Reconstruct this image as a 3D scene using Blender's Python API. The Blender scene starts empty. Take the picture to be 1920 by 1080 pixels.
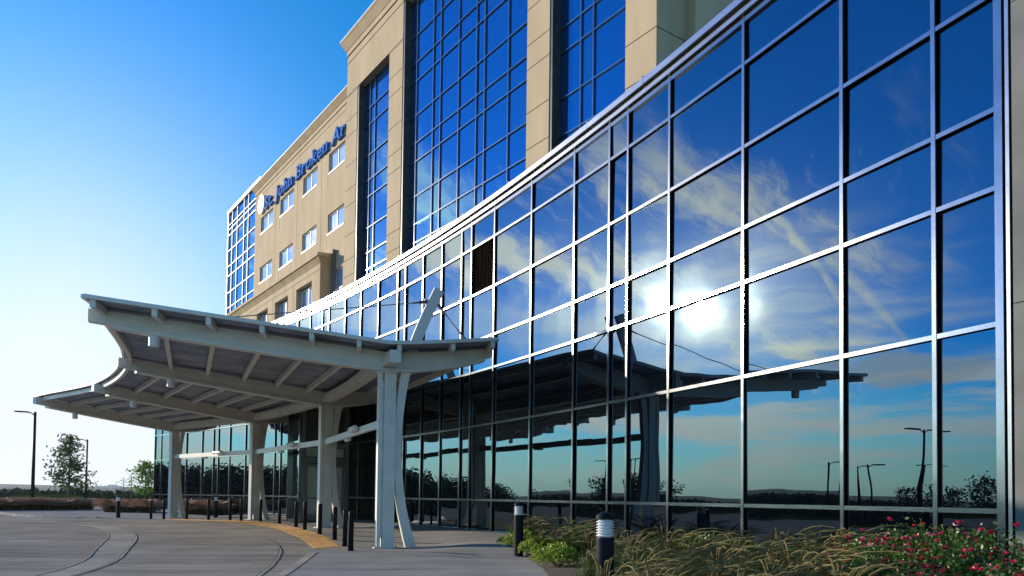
import bpy, math, random
from math import sin, cos, pi, radians, atan2, sqrt, hypot
from mathutils import Vector, Matrix, noise as mnoise
random.seed(7)
scene = bpy.context.scene
COL = scene.collection

# ------------------------------------------------------------------ camera model
FPX, PITCH, ROLL, CY, EYE = 1425.04, radians(1.83), radians(.685), 886.4, 1.3
_f = Vector((0, cos(PITCH), sin(PITCH))); _u = Vector((0, -sin(PITCH), cos(PITCH))); _r = Vector((1, 0, 0))
RT = _r*cos(ROLL) + _u*sin(ROLL); UP = _u*cos(ROLL) - _r*sin(ROLL)
CAM = Vector((0, 0, EYE))
def ray(x, y): return RT*((x-960)/FPX) + UP*((CY-y)/FPX) + _f

# ------------------------------------------------------------------ terrain height
GC = [(-3.1,18.9,0),(-4.2,19.3,0),(-3.2,12,0),(0,15,.03),(0,8,0),(-3,4,0),(3,3,.05),(-6,14,0),(-9.3,30.4,.135),(-12.6,33.9,.135),(-7,27.5,.12),(-6.5,26.4,.16),
      (-11.2,33.2,.178),(-17,38.3,.04),(-17.9,38,.0),(-.6,22.2,.31),(-3.3,26.8,.31),(-6,31,.3),(-9,35,.28),(-13,39.5,.22),(-18,45,.12),(1.5,18.5,.31),
      (3.2,15.2,.3),(4.9,11.3,.28),(5.9,9,.25),(.5,18.5,.18),(-8,18,0),(-10,22,.0),(-12,27,.05),(-16,30,.0),(-9,12,0),(-25,40,0),(-30,46,.0),(-25,25,0),(-28,12,0),(-12,2,0),(-40,40,0),(0,0,0),(4.2,8,.15),(5,3,.1)]
def sm(a, b, x):
    t = min(1, max(0, (x-a)/(b-a))); return t*t*(3-2*t)
def g(x, y):
    sw = sz = 0
    for a, b, c in GC:
        d = (x-a)**2 + (y-b)**2 + .6
        w = 1/d**1.6; sw += w; sz += w*c
    return sz/sw
def gd(x, y):      # driveway surface, a kerb lower where there is a kerb
    return g(x, y) - .11*(1 - sm(15.6, 18.0, y)) - .12*sm(19, 25, -x)*sm(20, 30, y)
def gp(px, py, off=0):     # point of the ground seen at that place of the photo
    d = ray(px, py); z = 0
    for i in range(12):
        p = CAM + d*((z-EYE)/d.z); z = .5*z + .5*(g(p.x, p.y)+off)
    return p.x, p.y

# ------------------------------------------------------------------ mesh helpers
class MB:
    def __init__(s): s.v = []; s.f = []; s.m = []; s.mats = []
    def mi(s, mat):
        if mat is None: return 0
        if mat not in s.mats: s.mats.append(mat)
        return s.mats.index(mat)
    def add(s, vs, fs, mat=None):
        n = len(s.v); k = s.mi(mat)
        s.v += [tuple(v) for v in vs]; s.f += [tuple(i+n for i in f) for f in fs]; s.m += [k]*len(fs)
    def hexa(s, p, mat=None):  # 8 points bottom ring 0-3 top ring 4-7
        s.add(p, [(3,2,1,0),(4,5,6,7),(0,1,5,4),(1,2,6,5),(2,3,7,6),(3,0,4,7)], mat)
    def box(s, c, a, b, w, h, z0=None, mat=None):
        pass
    def obox(s, o, X, Y, Z, mat=None):   # corner + three edge vectors
        o, X, Y, Z = Vector(o), Vector(X), Vector(Y), Vector(Z)
        s.hexa([o, o+X, o+X+Y, o+Y, o+Z, o+X+Z, o+X+Y+Z, o+Y+Z], mat)
    def cbox(s, c, sx, sy, sz, rz=0, mat=None):
        X = Vector((cos(rz), sin(rz), 0))*sx; Y = Vector((-sin(rz), cos(rz), 0))*sy; Z = Vector((0, 0, sz))
        s.obox(Vector(c)-X/2-Y/2, X, Y, Z, mat)
    def tube(s, pts, rad, n=6, mat=None, cap=True):
        pts = [Vector(p) for p in pts]; vs = []; fs = []
        if not isinstance(rad, (list, tuple)): rad = [rad]*len(pts)
        for i, p in enumerate(pts):
            d = (pts[min(i+1, len(pts)-1)] - pts[max(i-1, 0)]).normalized()
            a = d.cross(Vector((0, 0, 1)) if abs(d.z) < .9 else Vector((1, 0, 0))).normalized(); b = d.cross(a)
            for k in range(n):
                t = 2*pi*k/n; vs.append(p + (a*cos(t) + b*sin(t))*rad[i])
        for i in range(len(pts)-1):
            for k in range(n): fs.append((i*n+k, i*n+(k+1) % n, (i+1)*n+(k+1) % n, (i+1)*n+k))
        if cap: fs.append(tuple(range(n-1, -1, -1))); fs.append(tuple((len(pts)-1)*n+k for k in range(n)))
        s.add(vs, fs, mat)
    def lathe(s, c, prof, n=20, mat=None):
        c = Vector(c); vs = []; fs = []
        for r, z in prof:
            for k in range(n): vs.append(c + Vector((r*cos(2*pi*k/n), r*sin(2*pi*k/n), z)))
        for i in range(len(prof)-1):
            for k in range(n): fs.append((i*n+k, i*n+(k+1) % n, (i+1)*n+(k+1) % n, (i+1)*n+k))
        fs.append(tuple(range(n-1, -1, -1))); fs.append(tuple((len(prof)-1)*n+k for k in range(n)))
        s.add(vs, fs, mat)
    def sweep(s, path, prof, mat=None, closed=True):  # path: list of (pos, side vector); prof: (side, z) list
        vs = []; fs = []; n = len(prof)
        for p, sd in path:
            for a, z in prof: vs.append(Vector(p) + Vector(sd)*a + Vector((0, 0, z)))
        for i in range(len(path)-1):
            for k in range(n if closed else n-1):
                fs.append((i*n+k, (i+1)*n+k, (i+1)*n+(k+1) % n, i*n+(k+1) % n))
        if closed: fs.append(tuple(range(n))); fs.append(tuple((len(path)-1)*n+k for k in range(n-1, -1, -1)))
        s.add(vs, fs, mat)
    def build(s, name, mat=None, parent=None, smooth=False, loc=None):
        me = bpy.data.meshes.new(name)
        vs = s.v
        if loc is not None: vs = [(v[0]-loc[0], v[1]-loc[1], v[2]-loc[2]) for v in s.v]
        me.from_pydata(vs, [], s.f); 
        if s.mats:
            for m in s.mats: me.materials.append(m)
            me.polygons.foreach_set('material_index', s.m)
        elif mat: me.materials.append(mat)
        if smooth: me.polygons.foreach_set('use_smooth', [True]*len(me.polygons))
        me.update(); o = bpy.data.objects.new(name, me); COL.objects.link(o)
        if loc is not None: o.location = loc
        if parent: o.parent = parent
        return o
def fixn(o):
    import bmesh
    bm = bmesh.new(); bm.from_mesh(o.data); bmesh.ops.recalc_face_normals(bm, faces=bm.faces); bm.to_mesh(o.data); bm.free(); return o
def tag(o, label=None, cat=None, group=None, kind=None):
    if label: o['label'] = label
    if cat: o['category'] = cat
    if group: o['group'] = group
    if kind: o['kind'] = kind
    return o
def empty(name, loc=(0,0,0), rz=0, parent=None):
    o = bpy.data.objects.new(name, None); COL.objects.link(o); o.location = loc; o.rotation_euler = (0,0,rz); o.empty_display_size = .2
    if parent: o.parent = parent
    return o
def dup(root, loc, rz=0, sc=1, label=None, group=None):
    r = root.copy(); COL.objects.link(r); r.location = loc; r.rotation_euler = (0,0,rz); r.scale = (sc,sc,sc)
    if label: r['label'] = label
    if group: r['group'] = group
    for ch in list(root.children):
        c = ch.copy(); COL.objects.link(c); c.parent = r
        for h in list(ch.children):
            d = h.copy(); COL.objects.link(d); d.parent = c
    return r

# ------------------------------------------------------------------ materials
def newmat(name):
    m = bpy.data.materials.new(name); m.use_nodes = True; nt = m.node_tree; nt.nodes.clear()
    return m, nt, nt.nodes.new('ShaderNodeOutputMaterial')
def N(nt, t, **kw):
    n = nt.nodes.new(t)
    for k, v in kw.items():
        if hasattr(n, k) and k not in n.inputs: setattr(n, k, v)
        else: n.inputs[k].default_value = v
    return n
def pmat(name, c1, c2=None, scale=3, rough=.7, metal=0, bump=0, bscale=40, stretch=None, spec=.5, detail=6, trans=0, lo=.35, hi=.65):
    m, nt, out = newmat(name); L = nt.links.new
    b = N(nt, 'ShaderNodeBsdfPrincipled'); b.inputs['Roughness'].default_value = rough; b.inputs['Metallic'].default_value = metal
    b.inputs['Specular IOR Level'].default_value = spec
    L(b.outputs[0], out.inputs[0])
    tc = N(nt, 'ShaderNodeTexCoord'); mp = N(nt, 'ShaderNodeMapping')
    if stretch: mp.inputs['Scale'].default_value = stretch
    L(tc.outputs['Object'], mp.inputs[0])
    if c2:
        no = N(nt, 'ShaderNodeTexNoise'); no.inputs['Scale'].default_value = scale; no.inputs['Detail'].default_value = detail
        L(mp.outputs[0], no.inputs['Vector'])
        cr = N(nt, 'ShaderNodeValToRGB'); cr.color_ramp.elements[0].position = lo; cr.color_ramp.elements[1].position = hi
        cr.color_ramp.elements[0].color = (*c1, 1); cr.color_ramp.elements[1].color = (*c2, 1)
        L(no.outputs[0], cr.inputs[0]); L(cr.outputs[0], b.inputs['Base Color'])
    else: b.inputs['Base Color'].default_value = (*c1, 1)
    if bump:
        n2 = N(nt, 'ShaderNodeTexNoise'); n2.inputs['Scale'].default_value = bscale; n2.inputs['Detail'].default_value = 4
        L(mp.outputs[0], n2.inputs['Vector'])
        bp = N(nt, 'ShaderNodeBump'); bp.inputs['Strength'].default_value = bump; bp.inputs['Distance'].default_value = .01
        L(n2.outputs[0], bp.inputs['Height']); L(bp.outputs[0], b.inputs['Normal'])
    if trans:
        tr = N(nt, 'ShaderNodeBsdfTranslucent'); mx = N(nt, 'ShaderNodeMixShader'); mx.inputs[0].default_value = trans
        if c2: L(cr.outputs[0], tr.inputs[0])
        else: tr.inputs[0].default_value = (*c1, 1)
        L(b.outputs[0], mx.inputs[1]); L(tr.outputs[0], mx.inputs[2]); L(mx.outputs[0], out.inputs[0])
    return m
def glassmat(name, ior, tint, base, wob=.02, wscale=.8, rough=0.0):
    m, nt, out = newmat(name); L = nt.links.new
    fr = N(nt, 'ShaderNodeFresnel'); fr.inputs['IOR'].default_value = ior
    gl = N(nt, 'ShaderNodeBsdfGlossy'); gl.inputs['Color'].default_value = (*tint, 1); gl.inputs['Roughness'].default_value = rough
    df = N(nt, 'ShaderNodeBsdfDiffuse'); df.inputs['Color'].default_value = (*base, 1)
    mx = N(nt, 'ShaderNodeMixShader'); L(fr.outputs[0], mx.inputs[0]); L(df.outputs[0], mx.inputs[1]); L(gl.outputs[0], mx.inputs[2]); L(mx.outputs[0], out.inputs[0])
    tc = N(nt, 'ShaderNodeTexCoord'); no = N(nt, 'ShaderNodeTexNoise'); no.inputs['Scale'].default_value = wscale; no.inputs['Detail'].default_value = 1
    L(tc.outputs['Object'], no.inputs['Vector'])
    bp = N(nt, 'ShaderNodeBump'); bp.inputs['Strength'].default_value = wob; bp.inputs['Distance'].default_value = .1
    L(no.outputs[0], bp.inputs['Height']); L(bp.outputs[0], gl.inputs['Normal'])
    return m
M = {}
M['glass'] = glassmat('coated_glass', 2.2, (.60, .82, .98), (.001, .002, .005), wob=.055, wscale=.75)
M['lobby'] = glassmat('lobby_glass', 1.12, (.8, .9, 1.0), (.001, .001, .001))  # near-black base stands in for the unlit interior behind clear panes
M['doorlite'] = glassmat('door_glass_daylit', 1.7, (.85, .95, .95), (.42, .50, .45), wob=.03, wscale=1)  # pale base colour stands in for daylight seen through doors and transom
M['pale'] = glassmat('pale_glass', 3.4, (.55, .82, 1.0), (.01, .06, .16), wob=.03, wscale=.6)
M['tglass'] = glassmat('tower_glass', 2.7, (.27, .64, 1.0), (.002, .03, .11), wob=.05, wscale=.6)
M['curtain'] = glassmat('curtained_glass', 2.4, (.75, .88, 1.0), (.36, .46, .66), wob=.03, wscale=1.0)
M['alu'] = pmat('aluminium', (.20, .22, .235), (.26, .28, .295), scale=2, rough=.14, metal=.85, bump=.05, bscale=60)
M['coping'] = pmat('coping_metal', (.24, .26, .275), (.30, .32, .335), scale=1.5, rough=.22, metal=.85, bump=.08, bscale=8)
M['shade_side'] = pmat('shaded_mullion_side', (.006, .007, .009), rough=.8, spec=0)  # near-black colour carries the shade on mullion, rail and jamb sides
M['darkmetal'] = pmat('dark_metal', (.05, .06, .06), (.08, .09, .085), rough=.4, metal=.4)
M['doorframe'] = pmat('door_frame_metal', (.20, .24, .23), (.26, .30, .29), scale=1, rough=.35, metal=.6)
M['stucco'] = pmat('beige_stucco', (.42, .325, .20), (.57, .445, .285), scale=.9, rough=.9, bump=.3, bscale=30, spec=.2, lo=.22, hi=.78, stretch=(1, 1, .22), detail=9)
M['stucco2'] = pmat('tan_spandrel', (.20, .13, .09), (.25, .17, .12), scale=1, rough=.9)
M['groove'] = pmat('groove_shadow_gap', (.10, .075, .045), rough=.95)
M['winframe'] = pmat('white_window_frame', (.72, .74, .76), (.8, .8, .8), rough=.45)
M['white'] = pmat('white_paint', (.66, .66, .59), (.74, .74, .67), scale=2.5, rough=.42, bump=.04, bscale=25)
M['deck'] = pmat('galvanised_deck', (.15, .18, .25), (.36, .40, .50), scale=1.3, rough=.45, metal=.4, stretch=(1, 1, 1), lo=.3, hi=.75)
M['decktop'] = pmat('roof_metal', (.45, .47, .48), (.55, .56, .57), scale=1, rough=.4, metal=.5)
M['cable'] = pmat('steel_cable', (.12, .12, .12), (.2, .2, .2), rough=.4, metal=.7)
M['black'] = pmat('black_paint', (.006, .008, .012), (.010, .012, .017), scale=8, spec=.12, rough=.5, bump=.05, bscale=90)
M['lens'] = pmat('frosted_lens', (.75, .80, .86), (.82, .86, .9), rough=.35)
M['lampwhite'] = pmat('lamp_white', (.68, .70, .70), (.74, .75, .75), rough=.4)
M['asphalt'] = pmat('asphalt', (.04, .04, .042), (.06, .06, .06), scale=3, rough=.9)
M['blue'] = pmat('blue_letter', (.01, .13, .50), (.015, .16, .58), rough=.8, spec=.08)
M['oval'] = pmat('white_emblem', (.75, .75, .72), (.8, .8, .78), rough=.5)
M['gray'] = pmat('gray_line', (.45, .46, .48), rough=.6)
M['louver'] = pmat('brown_louver', (.010, .008, .006), (.004, .003, .002), scale=3, spec=0, rough=.8, stretch=(6, 6, .4))
M['tactile'] = pmat('tactile_yellow', (.42, .20, .03), (.66, .36, .08), scale=3, rough=.75, bump=.2, bscale=40)
M['mulch'] = pmat('bark_mulch', (.035, .024, .016), (.16, .11, .075), scale=28, rough=.95, bump=1, bscale=60)
M['lawn'] = pmat('lawn', (.022, .036, .010), (.055, .062, .02), scale=.25, rough=1, spec=0)
M['bark'] = pmat('bark', (.07, .055, .042), (.13, .105, .08), scale=12, rough=.9, bump=.6, bscale=30)
M['leafA'] = pmat('leaf_green', (.035, .075, .018), (.10, .15, .03), scale=1.4, rough=.55, trans=.35)
M['leafB'] = pmat('leaf_bright', (.06, .16, .015), (.16, .30, .03), scale=5, rough=.5, trans=.4)
M['leafC'] = pmat('leaf_dark', (.015, .035, .01), (.04, .075, .02), scale=1.2, rough=.6, trans=.2)
M['leafD'] = pmat('leaf_rose', (.025, .075, .012), (.09, .18, .025), scale=9, rough=.45, trans=.3)
M['leafY'] = pmat('leaf_lime', (.16, .26, .02), (.34, .42, .04), scale=9, rough=.5, trans=.35)
M['blade'] = pmat('grass_blade', (.035, .085, .010), (.11, .16, .025), scale=5, rough=.5, trans=.35)
M['plume'] = pmat('grass_plume', (.13, .13, .035), (.36, .28, .11), scale=9, rough=.8, trans=.4)
M['plumeR'] = pmat('russet_plume', (.42, .25, .15), (.66, .46, .32), scale=9, rough=.8, trans=.4)
M['bladeR'] = pmat('dry_blade', (.06, .05, .02), (.13, .10, .04), scale=5, rough=.7, trans=.3)
M['petal'] = pmat('pink_petal', (.50, .012, .05), (.72, .06, .16), scale=30, rough=.5, trans=.35)
M['petal2'] = pmat('pale_petal', (.75, .30, .35), (.85, .5, .5), scale=30, rough=.5, trans=.35)
M['wood'] = pmat('woods_leaf', (.012, .028, .010), (.03, .055, .018), scale=.2, rough=1, spec=0)
M['hill'] = pmat('wooded_hill', (.02, .035, .012), (.05, .065, .02), scale=.05, rough=.95)
M['farbld'] = pmat('far_building', (.30, .32, .34), (.38, .39, .40), rough=.8)
M['wallgray'] = pmat('gray_panel', (.10, .11, .105), (.14, .15, .14), scale=1.6, rough=.7, spec=.2, bump=.1, bscale=20)
def concrete(name, a, b, sc, joint=None, rough=.75):
    m, nt, out = newmat(name); L = nt.links.new
    bs = N(nt, 'ShaderNodeBsdfPrincipled'); bs.inputs['Roughness'].default_value = rough; bs.inputs['Specular IOR Level'].default_value = 0; L(bs.outputs[0], out.inputs[0])
    tc = N(nt, 'ShaderNodeTexCoord')
    n1 = N(nt, 'ShaderNodeTexNoise'); n1.inputs['Scale'].default_value = sc; n1.inputs['Detail'].default_value = 8; n1.inputs['Roughness'].default_value = .65
    L(tc.outputs['Object'], n1.inputs['Vector'])
    mp = N(nt, 'ShaderNodeMapping'); mp.inputs['Rotation'].default_value = (0, 0, radians(-3)); mp.inputs['Scale'].default_value = (.12, 2.2, 1)
    L(tc.outputs['Object'], mp.inputs[0])
    n2 = N(nt, 'ShaderNodeTexNoise'); n2.inputs['Scale'].default_value = 1.0; n2.inputs['Detail'].default_value = 5; L(mp.outputs[0], n2.inputs['Vector'])
    n3 = N(nt, 'ShaderNodeTexNoise'); n3.inputs['Scale'].default_value = 45; n3.inputs['Detail'].default_value = 3; L(tc.outputs['Object'], n3.inputs['Vector'])
    ad = N(nt, 'ShaderNodeMath', operation='ADD'); L(n1.outputs[0], ad.inputs[0]); L(n2.outputs[0], ad.inputs[1])
    a2 = N(nt, 'ShaderNodeMath', operation='MULTIPLY_ADD'); L(n3.outputs[0], a2.inputs[0]); a2.inputs[1].default_value = .3; L(ad.outputs[0], a2.inputs[2])
    cr = N(nt, 'ShaderNodeValToRGB'); cr.color_ramp.elements[0].position = .42; cr.color_ramp.elements[1].position = .80
    dv = N(nt, 'ShaderNodeMath', operation='DIVIDE'); L(a2.outputs[0], dv.inputs[0]); dv.inputs[1].default_value = 1.9
    cr.color_ramp.elements[0].color = (*a, 1); cr.color_ramp.elements[1].color = (*b, 1); L(dv.outputs[0], cr.inputs[0]); L(cr.outputs[0], bs.inputs['Base Color'])
    bp = N(nt, 'ShaderNodeBump'); bp.inputs['Strength'].default_value = .25; bp.inputs['Distance'].default_value = .004; L(n3.outputs[0], bp.inputs['Height']); L(bp.outputs[0], bs.inputs['Normal'])
    return m
M['conc'] = concrete('concrete_drive', (.18, .162, .135), (.43, .39, .33), .5)
M['conc2'] = concrete('concrete_walk', (.21, .202, .185), (.37, .36, .335), .7)
M['conc3'] = concrete('concrete_band', (.22, .20, .17), (.50, .46, .39), .9)
M['joint'] = pmat('joint_sealant', (.02, .02, .02), rough=.9)
M['jointl'] = pmat('pale_joint_edge', (.34, .31, .26), rough=.8)  # pale strip along one side of a joint

# ------------------------------------------------------------------ sun, sky
SAZ, SEL = radians(-63.7), radians(14.4)
SD = Vector((sin(SAZ)*cos(SEL), cos(SAZ)*cos(SEL), sin(SEL)))
def build_world():
    w = bpy.data.worlds.new('World'); scene.world = w; w.use_nodes = True; nt = w.node_tree; nt.nodes.clear(); L = nt.links.new
    out = N(nt, 'ShaderNodeOutputWorld'); bg = N(nt, 'ShaderNodeBackground'); bg.inputs['Strength'].default_value = .12; L(bg.outputs[0], out.inputs[0])
    sk = N(nt, 'ShaderNodeTexSky'); sk.sky_type = 'NISHITA'; sk.sun_disc = False; sk.sun_elevation = SEL; sk.sun_rotation = SAZ
    sk.air_density = 1.0; sk.dust_density = .05; sk.ozone_density = 3.0; sk.altitude = 200
    hs = N(nt, 'ShaderNodeHueSaturation'); hs.inputs['Saturation'].default_value = 1.75; hs.inputs['Value'].default_value = 1.0; hs.inputs['Hue'].default_value = .503
    L(sk.outputs[0], hs.inputs['Color'])
    tc = N(nt, 'ShaderNodeTexCoord')
    def vm(op, a, b=None):
        n = N(nt, 'ShaderNodeVectorMath', operation=op)
        L(a, n.inputs[0])
        if b is not None:
            if isinstance(b, (tuple, Vector)): n.inputs[1].default_value = tuple(b)
            else: L(b, n.inputs[1])
        return n
    def ma(op, a, b=None, c=None, clamp=False):
        n = N(nt, 'ShaderNodeMath', operation=op); n.use_clamp = clamp
        for i, q in enumerate((a, b, c)):
            if q is None: continue
            if isinstance(q, (int, float)): n.inputs[i].default_value = q
            else: L(q, n.inputs[i])
        return n.outputs[0]
    D = vm('NORMALIZE', tc.outputs['Generated']).outputs[0]
    sep = N(nt, 'ShaderNodeSeparateXYZ'); L(D, sep.inputs[0])
    zz = ma('ADD', ma('MAXIMUM', sep.outputs[2], 0.0), .10)
    px = ma('DIVIDE', sep.outputs[0], zz); py = ma('DIVIDE', sep.outputs[1], zz)
    cb = N(nt, 'ShaderNodeCombineXYZ'); L(px, cb.inputs[0]); L(py, cb.inputs[1])
    sd = vm('DOT_PRODUCT', D, tuple(SD)).outputs['Value']
    ang = ma('ARCCOSINE', ma('MINIMUM', sd, .999999))           # radians from the sun
    def gau(a, s, k): return ma('MULTIPLY', ma('EXPONENT', ma('MULTIPLY', ma('POWER', ma('DIVIDE', a, s), 2.0), -1.0)), k)
    def ex(a, s, k): return ma('MULTIPLY', ma('EXPONENT', ma('MULTIPLY', ma('DIVIDE', a, s), -1.0)), k)
    def rng(v, a, b, lo=0, hi=1):
        n = N(nt, 'ShaderNodeMapRange'); n.interpolation_type = 'SMOOTHSTEP'
        L(v, n.inputs['Value']); n.inputs['From Min'].default_value = a; n.inputs['From Max'].default_value = b; n.inputs['To Min'].default_value = lo; n.inputs['To Max'].default_value = hi
        return n.outputs[0]
    # cirrus: warped, stretched noise
    wp = N(nt, 'ShaderNodeTexNoise'); wp.inputs['Scale'].default_value = .9; wp.inputs['Detail'].default_value = 4; L(cb.outputs[0], wp.inputs['Vector'])
    wv = vm('SCALE', vm('SUBTRACT', wp.outputs['Color'], (.5,.5,.5)).outputs[0]); wv.inputs['Scale'].default_value = .55
    cw = vm('ADD', cb.outputs[0], wv.outputs[0]).outputs[0]
    mp = N(nt, 'ShaderNodeMapping'); mp.inputs['Rotation'].default_value = (0, 0, radians(40)); mp.inputs['Scale'].default_value = (.42, 1.7, 1); L(cw, mp.inputs[0])
    c1 = N(nt, 'ShaderNodeTexNoise'); c1.inputs['Scale'].default_value = 2.1; c1.inputs['Detail'].default_value = 10; c1.inputs['Roughness'].default_value = .68; L(mp.outputs[0], c1.inputs['Vector'])
    big = N(nt, 'ShaderNodeTexNoise'); big.inputs['Scale'].default_value = .45; big.inputs['Detail'].default_value = 2; L(cb.outputs[0], big.inputs['Vector'])
    near = gau(ang, .42, 1.0)
    cloudv = ma('ADD', ma('ADD', c1.outputs[0], ma('MULTIPLY', ma('SUBTRACT', big.outputs[0], .5), .55)), ma('MULTIPLY', near, .04))
    cir = rng(cloudv, .57, .76, 0, .9)
    # clouds thin out towards the north east (right of the view axis stays clear)
    azm = vm('DOT_PRODUCT', D, (sin(radians(-75)), cos(radians(-75)), 0)).outputs['Value']
    az = ma('ARCTAN2', sep.outputs[0], sep.outputs[1])
    azn = ma('ADD', az, ma('MULTIPLY', ma('SUBTRACT', big.outputs[0], .5), .12))
    cir = ma('MULTIPLY', cir, ma('MULTIPLY', rng(azn, radians(-75), radians(-69.5), .015, 1), rng(azn, radians(-36), radians(-52), .05, 1)))
    cir = ma('MULTIPLY', cir, rng(sep.outputs[2], .50, .36, .01, 1))
    # low banded stratus
    mp2 = N(nt, 'ShaderNodeMapping'); mp2.inputs['Scale'].default_value = (2.2, 2.2, 20); L(D, mp2.inputs[0])
    c2 = N(nt, 'ShaderNodeTexNoise'); c2.inputs['Scale'].default_value = 1.6; c2.inputs['Detail'].default_value = 7; c2.inputs['Roughness'].default_value = .55; L(mp2.outputs[0], c2.inputs['Vector'])
    st = ma('MULTIPLY', rng(c2.outputs[0], .46, .62, 0, .85), ma('MULTIPLY', rng(sep.outputs[2], .01, .05), rng(sep.outputs[2], .26, .13)))
    st = ma('MULTIPLY', st, rng(azm, .70, .95, .15, 1))
    # puffy cumulus bright round the sun
    c3 = N(nt, 'ShaderNodeTexNoise'); c3.inputs['Scale'].default_value = 9; c3.inputs['Detail'].default_value = 8; c3.inputs['Roughness'].default_value = .55; L(D, c3.inputs['Vector'])
    nearp = ma('MULTIPLY', gau(ang, .06, 1.0), 1.0)
    puff = rng(ma('ADD', c3.outputs[0], ma('MULTIPLY', nearp, .10)), .53, .72, 0, .8)
    puff = ma('MULTIPLY', puff, rng(ang, .16, .03))
    # contrail: band about a great circle
    P1, P2 = Vector(CTR1), Vector(CTR2); nrm = P1.cross(P2).normalized(); mid = (P1+P2).normalized(); half = P1.angle(P2)/2
    cn = N(nt, 'ShaderNodeTexNoise'); cn.inputs['Scale'].default_value = 14; cn.inputs['Detail'].default_value = 5; L(D, cn.inputs['Vector'])
    dist = ma('ABSOLUTE', ma('ADD', vm('DOT_PRODUCT', D, tuple(nrm)).outputs['Value'], ma('MULTIPLY', ma('SUBTRACT', cn.outputs[0], .5), .035)))
    ct = ma('MULTIPLY', rng(dist, .0065, .001), rng(vm('DOT_PRODUCT', D, tuple(mid)).outputs['Value'], cos(half*1.25), cos(half*.8)))
    ct = ma('MULTIPLY', ct, rng(cn.outputs[0], .36, .55, .25, .9))
    # one grey cloud
    gc = vm('SUBTRACT', D, tuple(Vector(GREYC).normalized())); gm = N(nt, 'ShaderNodeMapping'); gm.inputs['Scale'].default_value = (1, 1, 3.2); L(gc.outputs[0], gm.inputs[0])
    gl = vm('LENGTH', gm.outputs[0]).outputs['Value']
    gr = rng(ma('ADD', gl, ma('MULTIPLY', ma('SUBTRACT', c3.outputs[0], .5), .09)), .082, .05, 0, .75)
    vd = ma('ARCCOSINE', ma('MINIMUM', vm('DOT_PRODUCT', D, tuple(VEIL)).outputs['Value'], .999999))
    veil = ma('MULTIPLY', gau(vd, .085, .9), rng(c2.outputs[0], .36, .62, .25, 1))
    # glow of thin haze round the sun
    glow = ma('ADD', ma('ADD', gau(ang, .020, 80.0), ex(ang, .036, 38.0)), ex(ang, .10, 1.5))
    def mix(f, a, b):
        n = N(nt, 'ShaderNodeMix'); n.data_type = 'RGBA'; L(f, n.inputs['Factor'])
        for k, q in ((6, a), (7, b)):
            if isinstance(q, tuple): n.inputs[k].default_value = (*q, 1)
            else: L(q, n.inputs[k])
        return n.outputs[2]
    def scl(col, v):
        n = N(nt, 'ShaderNodeVectorMath', operation='SCALE')
        if isinstance(col, tuple): n.inputs[0].default_value = col
        else: L(col, n.inputs[0])
        if isinstance(v, (int, float)): n.inputs['Scale'].default_value = v
        else: L(v, n.inputs['Scale'])
        return n.outputs[0]
    def addc(a, b):
        n = N(nt, 'ShaderNodeVectorMath', operation='ADD'); L(a, n.inputs[0]); L(b, n.inputs[1]); return n.outputs[0]
    face = vm('DOT_PRODUCT', D, (sin(radians(-40)), cos(radians(-40)), 0)).outputs['Value']
    gain = ma('MULTIPLY', rng(ang, .85, .12, 1.35, 1.9), rng(face, .55, -.3, 1.0, 1.0))
    tintn = N(nt, 'ShaderNodeVectorMath', operation='MULTIPLY'); h2 = N(nt, 'ShaderNodeHueSaturation'); h2.inputs['Saturation'].default_value = 1.25; L(sk.outputs[0], h2.inputs['Color'])
    sm_ = N(nt, 'ShaderNodeMix'); sm_.data_type = 'RGBA'; L(rng(face, .35, -.15), sm_.inputs['Factor']); L(hs.outputs[0], sm_.inputs[6]); L(h2.outputs[0], sm_.inputs[7])
    L(sm_.outputs[2], tintn.inputs[0])
    tm = N(nt, 'ShaderNodeMix'); tm.data_type = 'RGBA'; L(rng(ang, .85, .36), tm.inputs['Factor']); tm.inputs[6].default_value = (1, 1, 1, 1); tm.inputs[7].default_value = (.0, .90, 1.16, 1)
    L(tm.outputs[2], tintn.inputs[1])
    base = scl(tintn.outputs[0], gain)
    clf = rng(ang, .75, .35, .38, 1)
    warm = mix(rng(ang, .6, .08), (.92, .96, 1.0), (1.0, .86, .66))
    cl = scl(scl(warm, clf), ma('ADD', ma('ADD', 14.0, ex(ang, .10, 16.0)), gau(ang, .022, 40.0)))
    col = mix(st, base, cl); col = mix(cir, col, cl); col = mix(ct, col, cl); col = mix(veil, col, (30, 24.5, 16.5)); col = mix(gr, col, (9.0, 9.2, 9.4)); col = mix(puff, col, scl((1.0, .93, .80), ma('ADD', 19.0, gau(ang, .03, 50.0))))
    col = addc(col, scl((1.0, .84, .55), glow))
    # pale haze low down
    hd = Vector((sin(radians(-31))*cos(radians(6)), cos(radians(-31))*cos(radians(6)), sin(radians(6))))
    ha = ma('ARCCOSINE', ma('MINIMUM', vm('DOT_PRODUCT', D, tuple(hd)).outputs['Value'], .999999))
    col = mix(ma('MINIMUM', gau(ha, .27, 1.05), 1.0), col, (4.9, 5.5, 6.1))
    hz = ma('MULTIPLY', rng(sep.outputs[2], .16, 0.0), rng(face, -.2, .8, .12, .8))
    hcol = mix(rng(ang, .45, .15), (5.2, 5.6, 5.9), (15, 14, 11.5))
    col = mix(hz, col, hcol)
    L(col, bg.inputs['Color'])
    sl = bpy.data.lights.new('sun', 'SUN'); sl.energy = 4.2; sl.angle = radians(.55); sl.color = (1.0, .86, .68)
    so = bpy.data.objects.new('sun', sl); COL.objects.link(so); so.rotation_euler = SD.to_track_quat('Z', 'Y').to_euler()
    so.location = SD*60

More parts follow.
